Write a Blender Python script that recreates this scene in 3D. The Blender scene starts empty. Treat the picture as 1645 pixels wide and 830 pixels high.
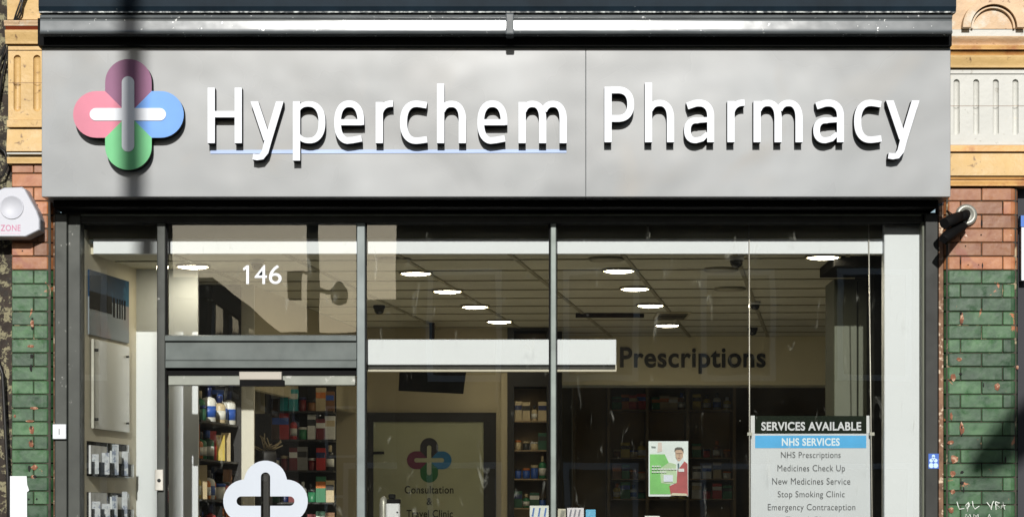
import bpy, bmesh, math, random
from mathutils import Vector
random.seed(11)
R = math.radians
S = bpy.context.scene
COL = S.collection
D = 13.56           # metres from the camera to the glass (y = 0); camera stands on the far pavement
F = 4000.0
def X(px, y): return (px - 822.0) * (D + y) / F
def Z(py, y): return 1.6 + (838.0 - py) * (D + y) / F
SK = 0.132          # the party walls run back at a slant of this slope
CEIL = 3.075

# ------------------------------------------------------------------ materials
MATS = {}
def nodes_of(name):
    m = bpy.data.materials.new(name); m.use_nodes = True
    nt = m.node_tree
    return m, nt, nt.nodes['Principled BSDF'], nt.nodes['Material Output']
def N(nt, typ, **kw):
    n = nt.nodes.new(typ)
    for k, v in kw.items(): setattr(n, k, v)
    return n
def ramp(nt, src, a, b, ca=(0, 0, 0, 1), cb=(1, 1, 1, 1)):
    r = N(nt, 'ShaderNodeValToRGB'); r.color_ramp.elements[0].position = a; r.color_ramp.elements[1].position = b
    r.color_ramp.elements[0].color = ca; r.color_ramp.elements[1].color = cb
    nt.links.new(src, r.inputs[0]); return r.outputs[0]
def noise(nt, scale, detail=4, vec=None, rough=.55, dist=0.0):
    n = N(nt, 'ShaderNodeTexNoise'); n.inputs['Scale'].default_value = scale; n.inputs['Detail'].default_value = detail
    n.inputs['Roughness'].default_value = rough; n.inputs['Distortion'].default_value = dist
    if vec is None:
        tc = N(nt, 'ShaderNodeTexCoord'); vec = tc.outputs['Object']
    nt.links.new(vec, n.inputs['Vector']); return n.outputs['Fac']
def scaled(nt, sx, sy, sz):
    tc = N(nt, 'ShaderNodeTexCoord'); mp = N(nt, 'ShaderNodeMapping'); mp.inputs['Scale'].default_value = (sx, sy, sz)
    nt.links.new(tc.outputs['Object'], mp.inputs['Vector']); return mp.outputs[0]
def mixc(nt, fac, a, b, mode='MIX'):
    m = N(nt, 'ShaderNodeMix', data_type='RGBA', blend_type=mode)
    for s, v in ((m.inputs[0], fac), (m.inputs[6], a), (m.inputs[7], b)):
        if hasattr(v, 'is_linked') or hasattr(v, 'links'): nt.links.new(v, s)
        else: s.default_value = v if not isinstance(v, tuple) or len(v) == 4 else (*v, 1)
    return m.outputs[2]
def mat(name, col, rough=.6, metal=0, var=.12, vs=3, spot=None, spot_c=None, spot_s=20, bump=.0, bs=60, coat=0, spec=.5, spot2=None, tint=False, rvar=0, streak=False):
    """plain surface: base colour with mild large noise, optional spots (threshold lo, hi) of another colour, optional bump"""
    if name in MATS: return MATS[name]
    m, nt, b, o = nodes_of(name)
    v1 = noise(nt, vs, 5)
    dark = tuple(c * (1 - var) for c in col); lite = tuple(min(1, c * (1 + var)) for c in col)
    c = mixc(nt, ramp(nt, v1, .3, .7), dark, lite)
    if tint:
        a = N(nt, 'ShaderNodeAttribute', attribute_name='tint')
        k = mixc(nt, a.outputs['Fac'], (.72, .76, .8), (1.22, 1.16, 1.1)); c = mixc(nt, 1.0, c, k, 'MULTIPLY')
    if spot:
        f = noise(nt, spot_s, 6, rough=.62) if not streak else noise(nt, 1, 6, vec=scaled(nt, spot_s, spot_s, spot_s * .12), rough=.6)
        c = mixc(nt, ramp(nt, f, *spot), c, spot_c)
    if spot2:
        f = noise(nt, spot2[2], 5, dist=.6); c = mixc(nt, ramp(nt, f, spot2[0], spot2[1]), c, spot2[3])
    nt.links.new(c, b.inputs['Base Color'])
    b.inputs['Roughness'].default_value = rough; b.inputs['Metallic'].default_value = metal
    if rvar:
        r = ramp(nt, noise(nt, 9, 5), .3, .7, (max(0, rough - rvar),) * 3 + (1,), (min(1, rough + rvar),) * 3 + (1,)); nt.links.new(r, b.inputs['Roughness'])
    b.inputs['Coat Weight'].default_value = coat; b.inputs['Specular IOR Level'].default_value = spec
    if bump:
        bp = N(nt, 'ShaderNodeBump'); bp.inputs['Strength'].default_value = bump; bp.inputs['Distance'].default_value = .01
        nt.links.new(noise(nt, bs, 5), bp.inputs['Height']); nt.links.new(bp.outputs[0], b.inputs['Normal'])
    MATS[name] = m; return m
def emit(name, col, st):
    m, nt, b, o = nodes_of(name)
    b.inputs['Base Color'].default_value = (*col, 1); b.inputs['Emission Color'].default_value = (*col, 1); b.inputs['Emission Strength'].default_value = st
    return m
def glass_mat(name, ior=1.88, tint=(.985, .99, .975), dirt=1.0):
    m, nt, b, o = nodes_of(name); nt.nodes.remove(b)
    t = N(nt, 'ShaderNodeBsdfTransparent'); t.inputs[0].default_value = (*tint, 1)
    g = N(nt, 'ShaderNodeBsdfGlossy'); g.inputs['Roughness'].default_value = 0.0
    fr = N(nt, 'ShaderNodeFresnel'); fr.inputs[0].default_value = ior
    # gentle waviness of the panes
    bp = N(nt, 'ShaderNodeBump'); bp.inputs['Strength'].default_value = .007; bp.inputs['Distance'].default_value = .05
    nt.links.new(noise(nt, 1.6, 2), bp.inputs['Height']); nt.links.new(bp.outputs[0], g.inputs['Normal'])
    mx = N(nt, 'ShaderNodeMixShader'); nt.links.new(fr.outputs[0], mx.inputs[0]); nt.links.new(t.outputs[0], mx.inputs[1]); nt.links.new(g.outputs[0], mx.inputs[2])
    df = N(nt, 'ShaderNodeBsdfDiffuse'); df.inputs[0].default_value = (.62, .63, .55, 1)
    film = ramp(nt, noise(nt, 2.2, 5), .35, .8, (.0003 * dirt,) * 3 + (1,), (.005 * dirt,) * 3 + (1,))
    smear = ramp(nt, noise(nt, 1, 6, vec=scaled(nt, 16, 16, 5), rough=.65, dist=.9), .63, .76, (0, 0, 0, 1), (.15 * dirt,) * 3 + (1,))
    specks = ramp(nt, noise(nt, 60, 3), .73, .79, (0, 0, 0, 1), (.30 * dirt,) * 3 + (1,))
    a1 = N(nt, 'ShaderNodeMath', operation='ADD'); nt.links.new(film, a1.inputs[0]); nt.links.new(smear, a1.inputs[1])
    a2 = N(nt, 'ShaderNodeMath', operation='ADD'); nt.links.new(a1.outputs[0], a2.inputs[0]); nt.links.new(specks, a2.inputs[1])
    m2 = N(nt, 'ShaderNodeMixShader'); nt.links.new(a2.outputs[0], m2.inputs[0]); nt.links.new(mx.outputs[0], m2.inputs[1]); nt.links.new(df.outputs[0], m2.inputs[2])
    nt.links.new(m2.outputs[0], o.inputs[0]); MATS[name] = m; return m

M_GLASS = glass_mat('shop window glass')
M_ACRYL = glass_mat('clear acrylic', 1.16, (.96, .97, .98), 3.0)
M_FRAME = mat('grey painted aluminium', (.050, .054, .047), .45, .1, .16, 6, spec=.25, spot=(.66, .74), spot_c=(.35, .35, .32), spot_s=24, rvar=.12)
M_FRAME_D = mat('dark grey aluminium', (.030, .031, .028), .5, .1, .2, 6, spec=.2, spot=(.69, .75), spot_c=(.22, .2, .17), spot_s=30, rvar=.1)
M_MULL = mat('pale grey aluminium', (.155, .185, .165), .45, .1, .2, 8, spot=(.66, .74), spot_c=(.12, .15, .12), spot_s=14, rvar=.1)
M_BLACK = mat('black housing paint and recess shade', (.005, .005, .005), .7, 0, .2, 5, spec=.08)
M_BOARD = mat('cool white board', (.74, .78, .82), .5, 0, .03, 2)
M_NAVY = mat('navy fascia paint', (.006, .014, .022), .6, 0, .3, 5, spot=(.70, .76), spot_c=(.3, .33, .33), spot_s=22, spec=.12)
M_CHIP = mat('chipped bare edge', (.4, .42, .4), .6, .2, .4, 18, spot=(.40, .55), spot_c=(.015, .02, .025), spot_s=34)
M_WHITE = mat('white paint', (.66, .68, .70), .5, 0, .03, 2)
M_LETTER = mat('white letter face', (.64, .665, .70), .5, 0, .02, 3, spot=(.72, .8), spot_c=(.6, .6, .6), spot_s=18)
M_SIDE = mat('black letter returns', (.006, .006, .006), .7, 0, .1, spec=.1)
M_WALL = mat('cream interior wall', (.50, .44, .30), .75, 0, .05, 1.2)
M_CEIL = mat('ceiling tile', (.64, .61, .48), .85, 0, .10, 1.6, bump=.1, bs=90)
M_GRID = mat('ceiling grid metal', (.34, .31, .21), .6)
M_FLOOR = mat('shop floor vinyl', (.76, .73, .64), .45, 0, .1, 2)
M_SHELF = mat('dark shelf', (.015, .014, .013), .5)
M_RACK = mat('black shop rack', (.010, .009, .009), .6)
M_OLIVE = mat('frosted door panel', (.36, .37, .24), .5, 0, .08, 2, spot=(.62, .8), spot_c=(.36, .33, .2), spot_s=5)
M_CUPB = mat('grey green cupboard', (.085, .095, .065), .6, 0, .12, 3, spot=(.72, .77), spot_c=(.6, .62, .55), spot_s=14)
M_ASPH = mat('asphalt', (.05, .05, .05), .85, 0, .2, 3, bump=.4, bs=120)
M_PAVE = mat('pavement slabs', (.13, .125, .115), .8, 0, .12, 1.5, spot=(.6, .75), spot_c=(.15, .14, .13), spot_s=4)
M_KERB = mat('kerb stone', (.3, .29, .27), .8)
M_LINE = mat('yellow road paint', (.6, .42, .05), .7, spot=(.5, .7), spot_c=(.06, .06, .06), spot_s=12)

# sign panel: satin metal with soft blotches
def sign_mat():
    m, nt, b, o = nodes_of('satin silver sign panel')
    c = mixc(nt, ramp(nt, noise(nt, 1.1, 3, dist=.8), .35, .7), (.228, .236, .236), (.285, .298, .302))
    f = ramp(nt, noise(nt, 2.3, 2, dist=.5), .60, .80); c = mixc(nt, f, c, (.265, .26, .245))
    st = ramp(nt, noise(nt, 1, 5, vec=scaled(nt, 28, 28, 3.0), rough=.6, dist=1.2), .70, .78, (0, 0, 0, 1), (.22, .22, .22, 1)); c = mixc(nt, st, c, (.18, .17, .15))
    sp = ramp(nt, noise(nt, 34, 2), .79, .82, (0, 0, 0, 1), (.6, .6, .6, 1)); c = mixc(nt, sp, c, (.12, .11, .10))
    nt.links.new(c, b.inputs['Base Color']); b.inputs['Metallic'].default_value = .0
    r = ramp(nt, noise(nt, 1.4, 3, dist=.6), .3, .7, (.24,) * 3 + (1,), (.33,) * 3 + (1,)); nt.links.new(r, b.inputs['Roughness'])
    bp = N(nt, 'ShaderNodeBump'); bp.inputs['Strength'].default_value = .15; bp.inputs['Distance'].default_value = .05
    nt.links.new(noise(nt, 1.7, 2), bp.inputs['Height']); nt.links.new(bp.outputs[0], b.inputs['Normal'])
    MATS['sign'] = m; return m
M_SIGN = sign_mat()
def gutter_mat():
    m, nt, b, o = nodes_of('weathered aluminium flashing')
    c = mixc(nt, ramp(nt, noise(nt, 3, 5), .3, .7), (.09, .10, .105), (.15, .165, .17))
    sp = ramp(nt, noise(nt, 34, 5), .67, .71); c = mixc(nt, sp, c, (.75, .76, .74))
    st = ramp(nt, noise(nt, 9, 6, rough=.7), .62, .7); c = mixc(nt, st, c, (.14, .15, .15))
    nt.links.new(c, b.inputs['Base Color']); b.inputs['Metallic'].default_value = .03
    r = ramp(nt, noise(nt, 14, 5), .3, .7, (.13,) * 3 + (1,), (.17,) * 3 + (1,)); nt.links.new(r, b.inputs['Roughness'])
    return m
M_GUT = gutter_mat()

def brick_mat(name, a, b_, chip, grime, rough):
    m, nt, b, o = nodes_of(name)
    c = mixc(nt, ramp(nt, noise(nt, 13, 7, rough=.62, dist=.5), .3, .7), a, b_)
    at = N(nt, 'ShaderNodeAttribute', attribute_name='tint')
    c = mixc(nt, 1.0, c, mixc(nt, at.outputs['Fac'], (.50, .52, .55), (1.25, 1.18, 1.12)), 'MULTIPLY')
    c = mixc(nt, ramp(nt, noise(nt, 5.2, 3, dist=.4), .66, .72, (0, 0, 0, 1), (.7, .7, .7, 1)), c, grime)
    c = mixc(nt, ramp(nt, noise(nt, 9, 7, rough=.66, dist=.7), .645, .665), c, chip)
    c = mixc(nt, ramp(nt, noise(nt, 60, 3), .76, .78), c, (.02, .015, .01))
    nt.links.new(c, b.inputs['Base Color'])
    r = ramp(nt, noise(nt, 18, 5), .3, .7, (rough - .1,) * 3 + (1,), (rough + .25,) * 3 + (1,)); nt.links.new(r, b.inputs['Roughness'])
    bp = N(nt, 'ShaderNodeBump'); b.inputs['Coat Weight'].default_value = .35; b.inputs['Coat Roughness'].default_value = .18
    bp.inputs['Strength'].default_value = .35; bp.inputs['Distance'].default_value = .006
    nt.links.new(noise(nt, 14, 4, rough=.5), bp.inputs['Height']); nt.links.new(bp.outputs[0], b.inputs['Normal'])
    MATS[name] = m; return m
M_GREEN = brick_mat('green glazed brick', (.010, .050, .018), (.052, .138, .054), (.36, .13, .055), (.012, .055, .022), .34)
M_RED = brick_mat('red glazed brick', (.255, .082, .026), (.37, .165, .068), (.60, .47, .36), (.22, .06, .03), .36)
M_MORT = mat('mortar', (.045, .038, .028), .9, 0, .4, 14, spot=(.60, .66), spot_c=(.36, .29, .18), spot_s=6, bump=.5)
M_TERRA = mat('yellow terracotta', (.52, .345, .135), .55, 0, .13, 4, spot=(.60, .78), spot_c=(.36, .19, .06), spot_s=7, spot2=(.62, .72, 22, (.16, .09, .04)), bump=.35, bs=30, rvar=.1)
M_TERRA_W = mat('white painted terracotta', (.50, .50, .46), .6, 0, .06, 4, spot=(.64, .8), spot_c=(.62, .50, .32), spot_s=7, spot2=(.66, .73, 24, (.22, .19, .14)), bump=.3, bs=30)
M_TERRA_R = mat('worn pink terracotta', (.54, .38, .23), .6, 0, .15, 6, spot=(.52, .66), spot_c=(.58, .53, .43), spot_s=9, spot2=(.66, .72, 22, (.2, .1, .05)), bump=.4, bs=30)
M_OCHRE = mat('ochre moulding', (.58, .33, .11), .5, 0, .15, 6, spot=(.55, .75), spot_c=(.36, .13, .05), spot_s=8, bump=.3, bs=30)
M_SEAL = mat('old brown sealant', (.18, .10, .06), .9, 0, .4, 20, spot=(.55, .62), spot_c=(.55, .42, .3), spot_s=30)
M_PEEL = mat('peeling dirty render', (.03, .022, .016), .9, 0, .5, 12, spot=(.50, .54), spot_c=(.22, .20, .12), spot_s=17, spot2=(.52, .60, 34, (.03, .025, .02)), bump=.8, bs=40)

# ------------------------------------------------------------------ object helpers
def tag(o, label, cat, group=None, kind=None):
    if label: o['label'] = label
    if cat: o['category'] = cat
    if group: o['group'] = group
    if kind: o['kind'] = kind
    return o
ROOT = {}
def thing(name, label, cat, loc=(0, 0, 0), group=None):
    o = bpy.data.objects.new(name, None); COL.objects.link(o); o.location = loc
    o.empty_display_size = .1
    ROOT[o.name] = Vector(loc); return tag(o, label, cat, group)
class M:
    def __init__(s): s.v = []; s.f = []; s.mi = []; s.t = []; s.cm = 0; s.sm = []; s.smooth = False; s.tint = .5
    def add(s, vs, fs):
        n = len(s.v); s.v += [tuple(v) for v in vs]
        for f in fs: s.f.append([i + n for i in f]); s.mi.append(s.cm); s.t.append(s.tint); s.sm.append(s.smooth)
        return s
    def box(s, x0, x1, y0, y1, z0, z1):
        return s.add([(x0, y0, z0), (x1, y0, z0), (x1, y1, z0), (x0, y1, z0), (x0, y0, z1), (x1, y0, z1), (x1, y1, z1), (x0, y1, z1)],
                     [(0, 3, 2, 1), (4, 5, 6, 7), (0, 1, 5, 4), (1, 2, 6, 5), (2, 3, 7, 6), (3, 0, 4, 7)])
    def bbox(s, x0, x1, y0, y1, z0, z1, b=.004):
        """box with chamfered vertical and horizontal edges on the street side"""
        pr = [(x0, y1), (x0, y0 + b), (x0 + b, y0), (x1 - b, y0), (x1, y0 + b), (x1, y1)]
        pi = [(x0 + b * .5, y1), (x0 + b * .5, y0 + b), (x0 + b, y0 + b * .7), (x1 - b, y0 + b * .7), (x1 - b * .5, y0 + b), (x1 - b * .5, y1)]
        L = [[(x, y, z0) for x, y in pi], [(x, y, z0 + b) for x, y in pr], [(x, y, z1 - b) for x, y in pr], [(x, y, z1) for x, y in pi]]
        return s.loft(L)
    def loft(s, loops, closed=True, caps=True):
        n = len(loops[0]); vs = [p for l in loops for p in l]; fs = []
        for k in range(len(loops) - 1):
            for i in range(n if closed else n - 1):
                j = (i + 1) % n; fs.append((k * n + i, k * n + j, (k + 1) * n + j, (k + 1) * n + i))
        if caps and closed:
            sm = s.smooth; s.add(vs, fs); b = len(s.v) - len(vs); s.smooth = False
            for f in (list(reversed(range(n))), [(len(loops) - 1) * n + i for i in range(n)]):
                s.f.append([i + b for i in f]); s.mi.append(s.cm); s.t.append(s.tint); s.sm.append(False)
            s.smooth = sm; return s
        return s.add(vs, fs)
    def prism(s, pts, y0, y1, face=None, side=None):
        """outline in x, z given a thickness from y0 (street side) to y1"""
        n = len(pts); c = s.cm
        A = [(x, y0, z) for x, z in pts]; B = [(x, y1, z) for x, z in pts]
        if face is not None: s.cm = face
        s.add(A, [list(range(n))]); s.cm = c if side is None else side
        s.add(B, [list(reversed(range(n)))])
        s.add(A + B, [(i, i + n, (i + 1) % n + n, (i + 1) % n) for i in range(n)]); s.cm = c; return s
    def extrude_x(s, prof, x0, x1):
        """profile in y, z drawn along x"""
        return s.loft([[(x0, y, z) for y, z in prof], [(x1, y, z) for y, z in prof]])
    def tube(s, pts, r, n=8):
        pts = [Vector(p) for p in pts]; loops = []; up = Vector((.13, .31, .94))
        for i, p in enumerate(pts):
            d = (pts[min(i + 1, len(pts) - 1)] - pts[max(i - 1, 0)]).normalized()
            u = d.cross(up if abs(d.dot(up)) < .95 else Vector((1, 0, 0))).normalized(); w = d.cross(u)
            rr = r[i] if isinstance(r, (list, tuple)) else r
            loops.append([tuple(p + rr * (math.cos(2 * math.pi * k / n) * u + math.sin(2 * math.pi * k / n) * w)) for k in range(n)])
        sm = s.smooth; s.smooth = True; s.loft(loops); s.smooth = sm; return s
    def lathe(s, c, prof, n=20, axis='z', sy=1):
        loops = []
        for r, h in prof:
            l = []
            for k in range(n):
                a = 2 * math.pi * k / n; u, w = r * math.cos(a), r * math.sin(a) * sy
                l.append((c[0] + u, c[1] + w, c[2] + h) if axis == 'z' else (c[0] + u, c[1] - h, c[2] + w))
            loops.append(l)
        sm = s.smooth; s.smooth = True; s.loft(loops); s.smooth = sm; return s
    def build(s, name, mats, parent=None, label=None, kind=None, loc=None):
        me = bpy.data.meshes.new(name)
        off = ROOT.get(parent.name, Vector((0, 0, 0))) if parent else Vector(loc or (0, 0, 0))
        me.from_pydata([(v[0] - off.x, v[1] - off.y, v[2] - off.z) for v in s.v], [], s.f)
        bm = bmesh.new(); bm.from_mesh(me); bmesh.ops.recalc_face_normals(bm, faces=bm.faces); bm.to_mesh(me); bm.free()
        me.polygons.foreach_set('material_index', s.mi); me.polygons.foreach_set('use_smooth', s.sm)
        if len(set(s.t)) > 1: me.attributes.new('tint', 'FLOAT', 'FACE').data.foreach_set('value', s.t)
        for m in (mats if isinstance(mats, (list, tuple)) else [mats]): me.materials.append(m)
        o = bpy.data.objects.new(name, me); COL.objects.link(o)
        if parent: o.parent = parent; ROOT[o.name] = off
        elif loc: o.location = loc
        if label: o['label'] = label
        if kind: o['kind'] = kind
        return o
def circ(cx, cz, r, a0=0, a1=360, n=24): return [(cx + r * math.cos(R(a0 + (a1 - a0) * i / n)), cz + r * math.sin(R(a0 + (a1 - a0) * i / n))) for i in range(n + 1)]

def text_mesh(name, body, x0, x1, z0, z1, y0, thick, mats, parent, off=0.0, full=False, align=True):
    """lettering fitted to the box x0..x1, z0..z1 with its front at y0; thick = depth towards the wall"""
    cu = bpy.data.curves.new('lettering', 'FONT'); cu.body = body; cu.size = 1; cu.offset = off; cu.resolution_u = 5 if thick < .02 else 10
    cu.extrude = .5; cu.space_character = 1.06
    t = bpy.data.objects.new('lettering', cu); COL.objects.link(t)
    dg = bpy.context.evaluated_depsgraph_get(); me = bpy.data.meshes.new_from_object(t.evaluated_get(dg))
    bpy.data.objects.remove(t); bpy.data.curves.remove(cu)
    xs = [v.co.x for v in me.vertices]; ys = [v.co.y for v in me.vertices]
    a, b, c, d = min(xs), max(xs), min(ys), max(ys); o_ = ROOT.get(parent.name, Vector((0, 0, 0))) if parent else Vector((0, 0, 0))
    for v in me.vertices:
        x = x0 + (v.co.x - a) / (b - a) * (x1 - x0); z = z0 + (v.co.y - c) / (d - c) * (z1 - z0); y = y0 + (.5 - v.co.z) * thick
        v.co = Vector((x, y, z)) - o_
    me.materials.clear()
    ml = mats if isinstance(mats, (list, tuple)) else [mats]
    for m in ml: me.materials.append(m)
    bm = bmesh.new(); bm.from_mesh(me); bmesh.ops.remove_doubles(bm, verts=bm.verts, dist=1e-5); bmesh.ops.recalc_face_normals(bm, faces=bm.faces)
    for f in bm.faces:
        f.smooth = False; f.material_index = 0 if (len(ml) == 1 or abs(f.normal.y) > .7) else 1
    bm.to_mesh(me); bm.free()
    o = bpy.data.objects.new(name, me); COL.objects.link(o); o.parent = parent
    if parent: ROOT[o.name] = o_
    return o
def ptext(name, body, px0, px1, py0, py1, y, mats, parent, off=0.0, thick=.002):
    return text_mesh(name, body, X(px0, y), X(px1, y), Z(py1, y), Z(py0, y), y, thick, mats, parent, off)

# ------------------------------------------------------------------ street (setting)
g = M(); g.box(-300, 300, -300, 300, -.40, -.30); g.build('ground', M_PAVE, kind='structure')
g = M(); g.box(-80, 80, -10.5, -3.2, -.29, -.13); g.build('road', M_ASPH, kind='structure')
g = M(); g.box(-80, 80, -3.2, -.02, -.29, 0); g.build('pavement', M_PAVE, kind='structure')
g = M(); g.box(-80, 80, -19.9, -10.5, -.29, 0); g.build('pavement', M_PAVE, kind='structure')
g = M(); g.box(-80, 80, -3.34, -3.201, -.12, .004); g.box(-80, 80, -10.499, -10.36, -.12, .004); g.build('kerb', M_KERB, kind='structure')
g = M(); g.box(-80, 80, -3.75, -3.65, -.129, -.126); g.box(-80, 80, -3.95, -3.85, -.129, -.126); g.build('road_markings', M_LINE, kind='structure')

M_OBRICK = mat('london brick', (.07, .045, .03), .85, 0, .2, 2, bump=.3)
M_OBRICK2 = mat('dull render', (.26, .21, .16), .85, 0, .12, 2)
M_SLATE = mat('slate roof', (.07, .07, .08), .6)
M_DGLASS = mat('dark window glass', (.02, .02, .025), .08, 0, .1, spec=.6)
def house(label, x0, x1, yf, dep, h, cols, rows, m, parapet=.3, side=False):
    t = thing('terrace_building', label, 'building', ((x0 + x1) / 2, yf, 0), 'buildings across the street')
    w = M(); w.box(x0, x1, yf - dep, yf, -.28, h); w.build('wall', m, t)
    w = M(); w.box(x0 - .08, x1 + .08, yf - dep - .08, yf + .12, h, h + parapet); w.build('cornice', M_OBRICK2, t)
    for r in range(rows):
        for c in range(cols):
            if side:
                cy = yf - dep * (c + .5) / cols; cz = .9 + r * 2.6
                f = M(); xx = x1; f.box(xx, xx + .04, cy - .5, cy + .5, cz, cz + 1.5); fo = f.build('window', M_WHITE, t)
                f = M(); f.box(xx + .041, xx + .05, cy - .42, cy + .42, cz + .08, cz + 1.42); f.build('pane', M_DGLASS, fo)
            else:
                cx = x0 + (x1 - x0) * (c + .5) / cols; cz = .9 + r * 2.6
                f = M(); f.box(cx - .5, cx + .5, yf + .002, yf + .04, cz, cz + 1.5); fo = f.build('window', M_WHITE, t)
                f = M(); f.box(cx - .42, cx + .42, yf + .041, yf + .05, cz + .08, cz + 1.42); f.build('pane', M_DGLASS, fo)
    return t
house('tall brick terrace across the street, dark against the bright sky in the glass', -1.56, 9.5, -20, 9, 7.4, 6, 3, M_OBRICK)
house('brick corner building seen dark at the edge of the transom reflection', -12, -4.75, -20, 1.4, 6.6, 3, 2, M_OBRICK)
house('low brick building receding down the side street, mirrored in the transom glass', -9, -4.3, -21.6, 15, 4.75, 7, 2, M_OBRICK2, side=True)

house('narrow low wing beside the tall terrace, its parapet mirrored beside the door mullion', -2.0, -1.57, -20.3, 5, 4.5, 1, 1, M_OBRICK2, .12)
house('long far terrace closing the side street, mirrored low in the door glass', -16, 6, -60, 8, 6.9, 9, 2, M_OBRICK)

# lamp post with cctv housings: mirrored in the transom pane, its shadow falls across the sign
M_POLE = mat('dark steel pole', (.03, .03, .03), .5)
PX, PY = -2.115, -13.0
t = thing('camera_post', 'tall dark street post with two camera housings, mirrored in the pane above the door', 'post', (PX, PY, 0))
g = M(); g.tube([(PX, PY, -.02), (PX, PY, 3), (PX, PY, 6), (PX, PY, 10.6)], [.07, .066, .064, .06], 12); g.build('pole', M_POLE, t)
g = M(); g.tube([(PX, PY, 4.22), (PX - .12, PY, 4.26), (PX - .16, PY + .02, 4.12)], .02, 8); g.tube([(PX, PY, 4.1), (PX + .15, PY, 4.05), (PX + .3, PY, 4.1)], .025, 8); g.build('bracket', M_POLE, t)
g = M(); g.box(PX - .27, PX - .13, PY - .12, PY + .14, 3.98, 4.26); g.build('camera_housing', M_POLE, t)
g = M(); g.lathe((PX + .27, PY, 4.02), [(.02, -.11), (.08, -.08), (.10, 0), (.09, .07), (.04, .13), (.02, .15)], 14); g.build('camera_housing', M_POLE, t)
# shadow caster added unseen to throw the soft dark shadow on the green brick
t = thing('shadow_caster', 'added shadow caster on the far pavement, seen as the soft shadow on the green brick', 'shadow caster', (4.6, -12, 0))
g = M(); g.tube([(4.6, -12, -.02), (4.6, -12, 4), (4.6, -12, 7.4), (4.4, -12, 7.6), (3.2, -12, 7.38), (2.85, -12, 7.2)], [.07, .06, .045, .04, .03, .04], 10); g.build('pole', M_POLE, t)
g = M(); g.smooth = True
L = []
for k in range(9):
    u = k / 8; r = .21 * math.sin(math.pi * (.06 + .88 * u)) ** .7 + .006; cx = 2.98 - .60 * u; cz = 7.29 - .42 * u
    L.append([(cx + .35 * r * math.cos(a), -12 + r * math.sin(a), cz + .9 * r * math.cos(a)) for a in [2 * math.pi * i / 12 for i in range(12)]])
g.loft(L); g.build('caster_head', M_POLE, t)

# ------------------------------------------------------------------ building shell
M_UPB = mat('upper wall brick', (.25, .13, .08), .85, 0, .2, 2, bump=.4)
b = thing('shop_building', 'old brick building carrying the pharmacy shopfront and its navy fascia beam', 'building', (0, .2, 0))
xp = lambda p: X(p, -.12)
g = M(); g.box(xp(18) + .001, xp(1641) - .001, -.05, .28, 4.905, 7.2); g.box(xp(101), xp(1509), -.05, .28, 4.72, 4.904); g.build('upper_wall', M_UPB, b)
x0, x1 = X(62, -.5), X(1536, -.5)
g = M()
zb = Z(20, -.5); zt = 4.74
g.extrude_x([(-.05, zb + .004), (-.495, zb + .004), (-.505, zb + .03), (-.5, zb + .22), (-.52, zb + .25), (-.52, zt), (-.05, zt)], x0, x1); g.build('fascia_beam', M_NAVY, b)
g = M(); g.box(x0 + .004, x1 - .004, -.509, -.46, zb - .004, zb + .003); g.build('beam_edge', M_CHIP, b)
# flashing under the beam: shallow S profile
fl = thing('roller_shutter_flashing', 'long weathered silver metal flashing with a bright glint, under the navy beam', 'flashing', (0, -.45, 4.1))
def fl_prof(zt_, zb_):
    pr = []
    h = zt_ - zb_
    for k in range(13):
        u = k / 12; y = -.484 - .0085 * u - .002 * u * u
        y -= .018 * math.exp(-((u - .12) / .08) ** 2) + .012 * math.exp(-((u - .93) / .05) ** 2)
        pr.append((y, zt_ - h * u))
    return pr + [(-.40, zb_), (-.40, zt_)]
g = M()
pf = fl_prof(Z(23, -.5), Z(54, -.5))
xj = X(819, -.5)
g.loft([[(xx, y, z) for y, z in pf] for xx in (X(64, -.5), xj - .01)]); g.loft([[(xx, y, z) for y, z in pf] for xx in (xj + .01, X(1530, -.5))]); g.build('flashing_sheet', M_GUT, fl)
g = M(); g.bbox(xj - .022, xj + .022, -.535, -.39, Z(57, -.5), Z(24, -.5), .006); g.build('joint_clip', M_GUT, fl)
# recess behind the flashing: a black board carries its painted shade
g = M(); g.box(X(66, -.3), X(1524, -.3), -.395, -.05, Z(77, -.35) + .003, Z(23, -.5)); g.build('recess_shade_board', M_BLACK, b)
# shutter housing under the sign
g = M(); g.box(X(86, -.22), X(1507, -.22), -.22, .12, 3.27 + .016, Z(316, -.35) - .002); g.build('shutter_housing', M_BLACK, b)

# ------------------------------------------------------------------ the shop sign
SY = -.35
sg = thing('shop_sign', 'long silver sign board with raised white letters and coloured cross above the shop window', 'sign', (X(797, SY), SY, Z(316, SY)))
zT, zB = Z(77, SY), Z(316, SY)
def panel(p0, p1):
    g = M(); g.bbox(X(p0, SY), X(p1, SY), SY, -.06, zB, zT, .0025); g.build('panel', M_SIGN, sg)
panel(67, 940.85); panel(941.15, 1527)
g = M(); g.box(X(68, SY), X(1526, SY), SY - .006, SY + .004, zT + .0005, zT + .006); g.build('top_trim', M_MULL, sg)
LD = .074
LF = SY - LD
letters = [('H', 333.5, 388.5, 230), ('y', 403, 455, 230), ('p', 470.5, 523, 230), ('e', 536.5, 585.5, 230), ('r', 603.5, 633, 230),
           ('c', 642.5, 687, 230), ('h', 702, 748.5, 230), ('e', 766.5, 815.5, 230), ('m', 833, 910.5, 230),
           ('P', 971, 1019, 228.5), ('h', 1036, 1083, 228.5), ('a', 1098.5, 1147.5, 228.5), ('r', 1168.5, 1198, 228.5), ('m', 1210.5, 1289.5, 228.5),
           ('a', 1306, 1356, 228.5), ('c', 1372, 1417, 228.5), ('y', 1424, 1476.5, 228.5)]
XH = 67.0
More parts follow.
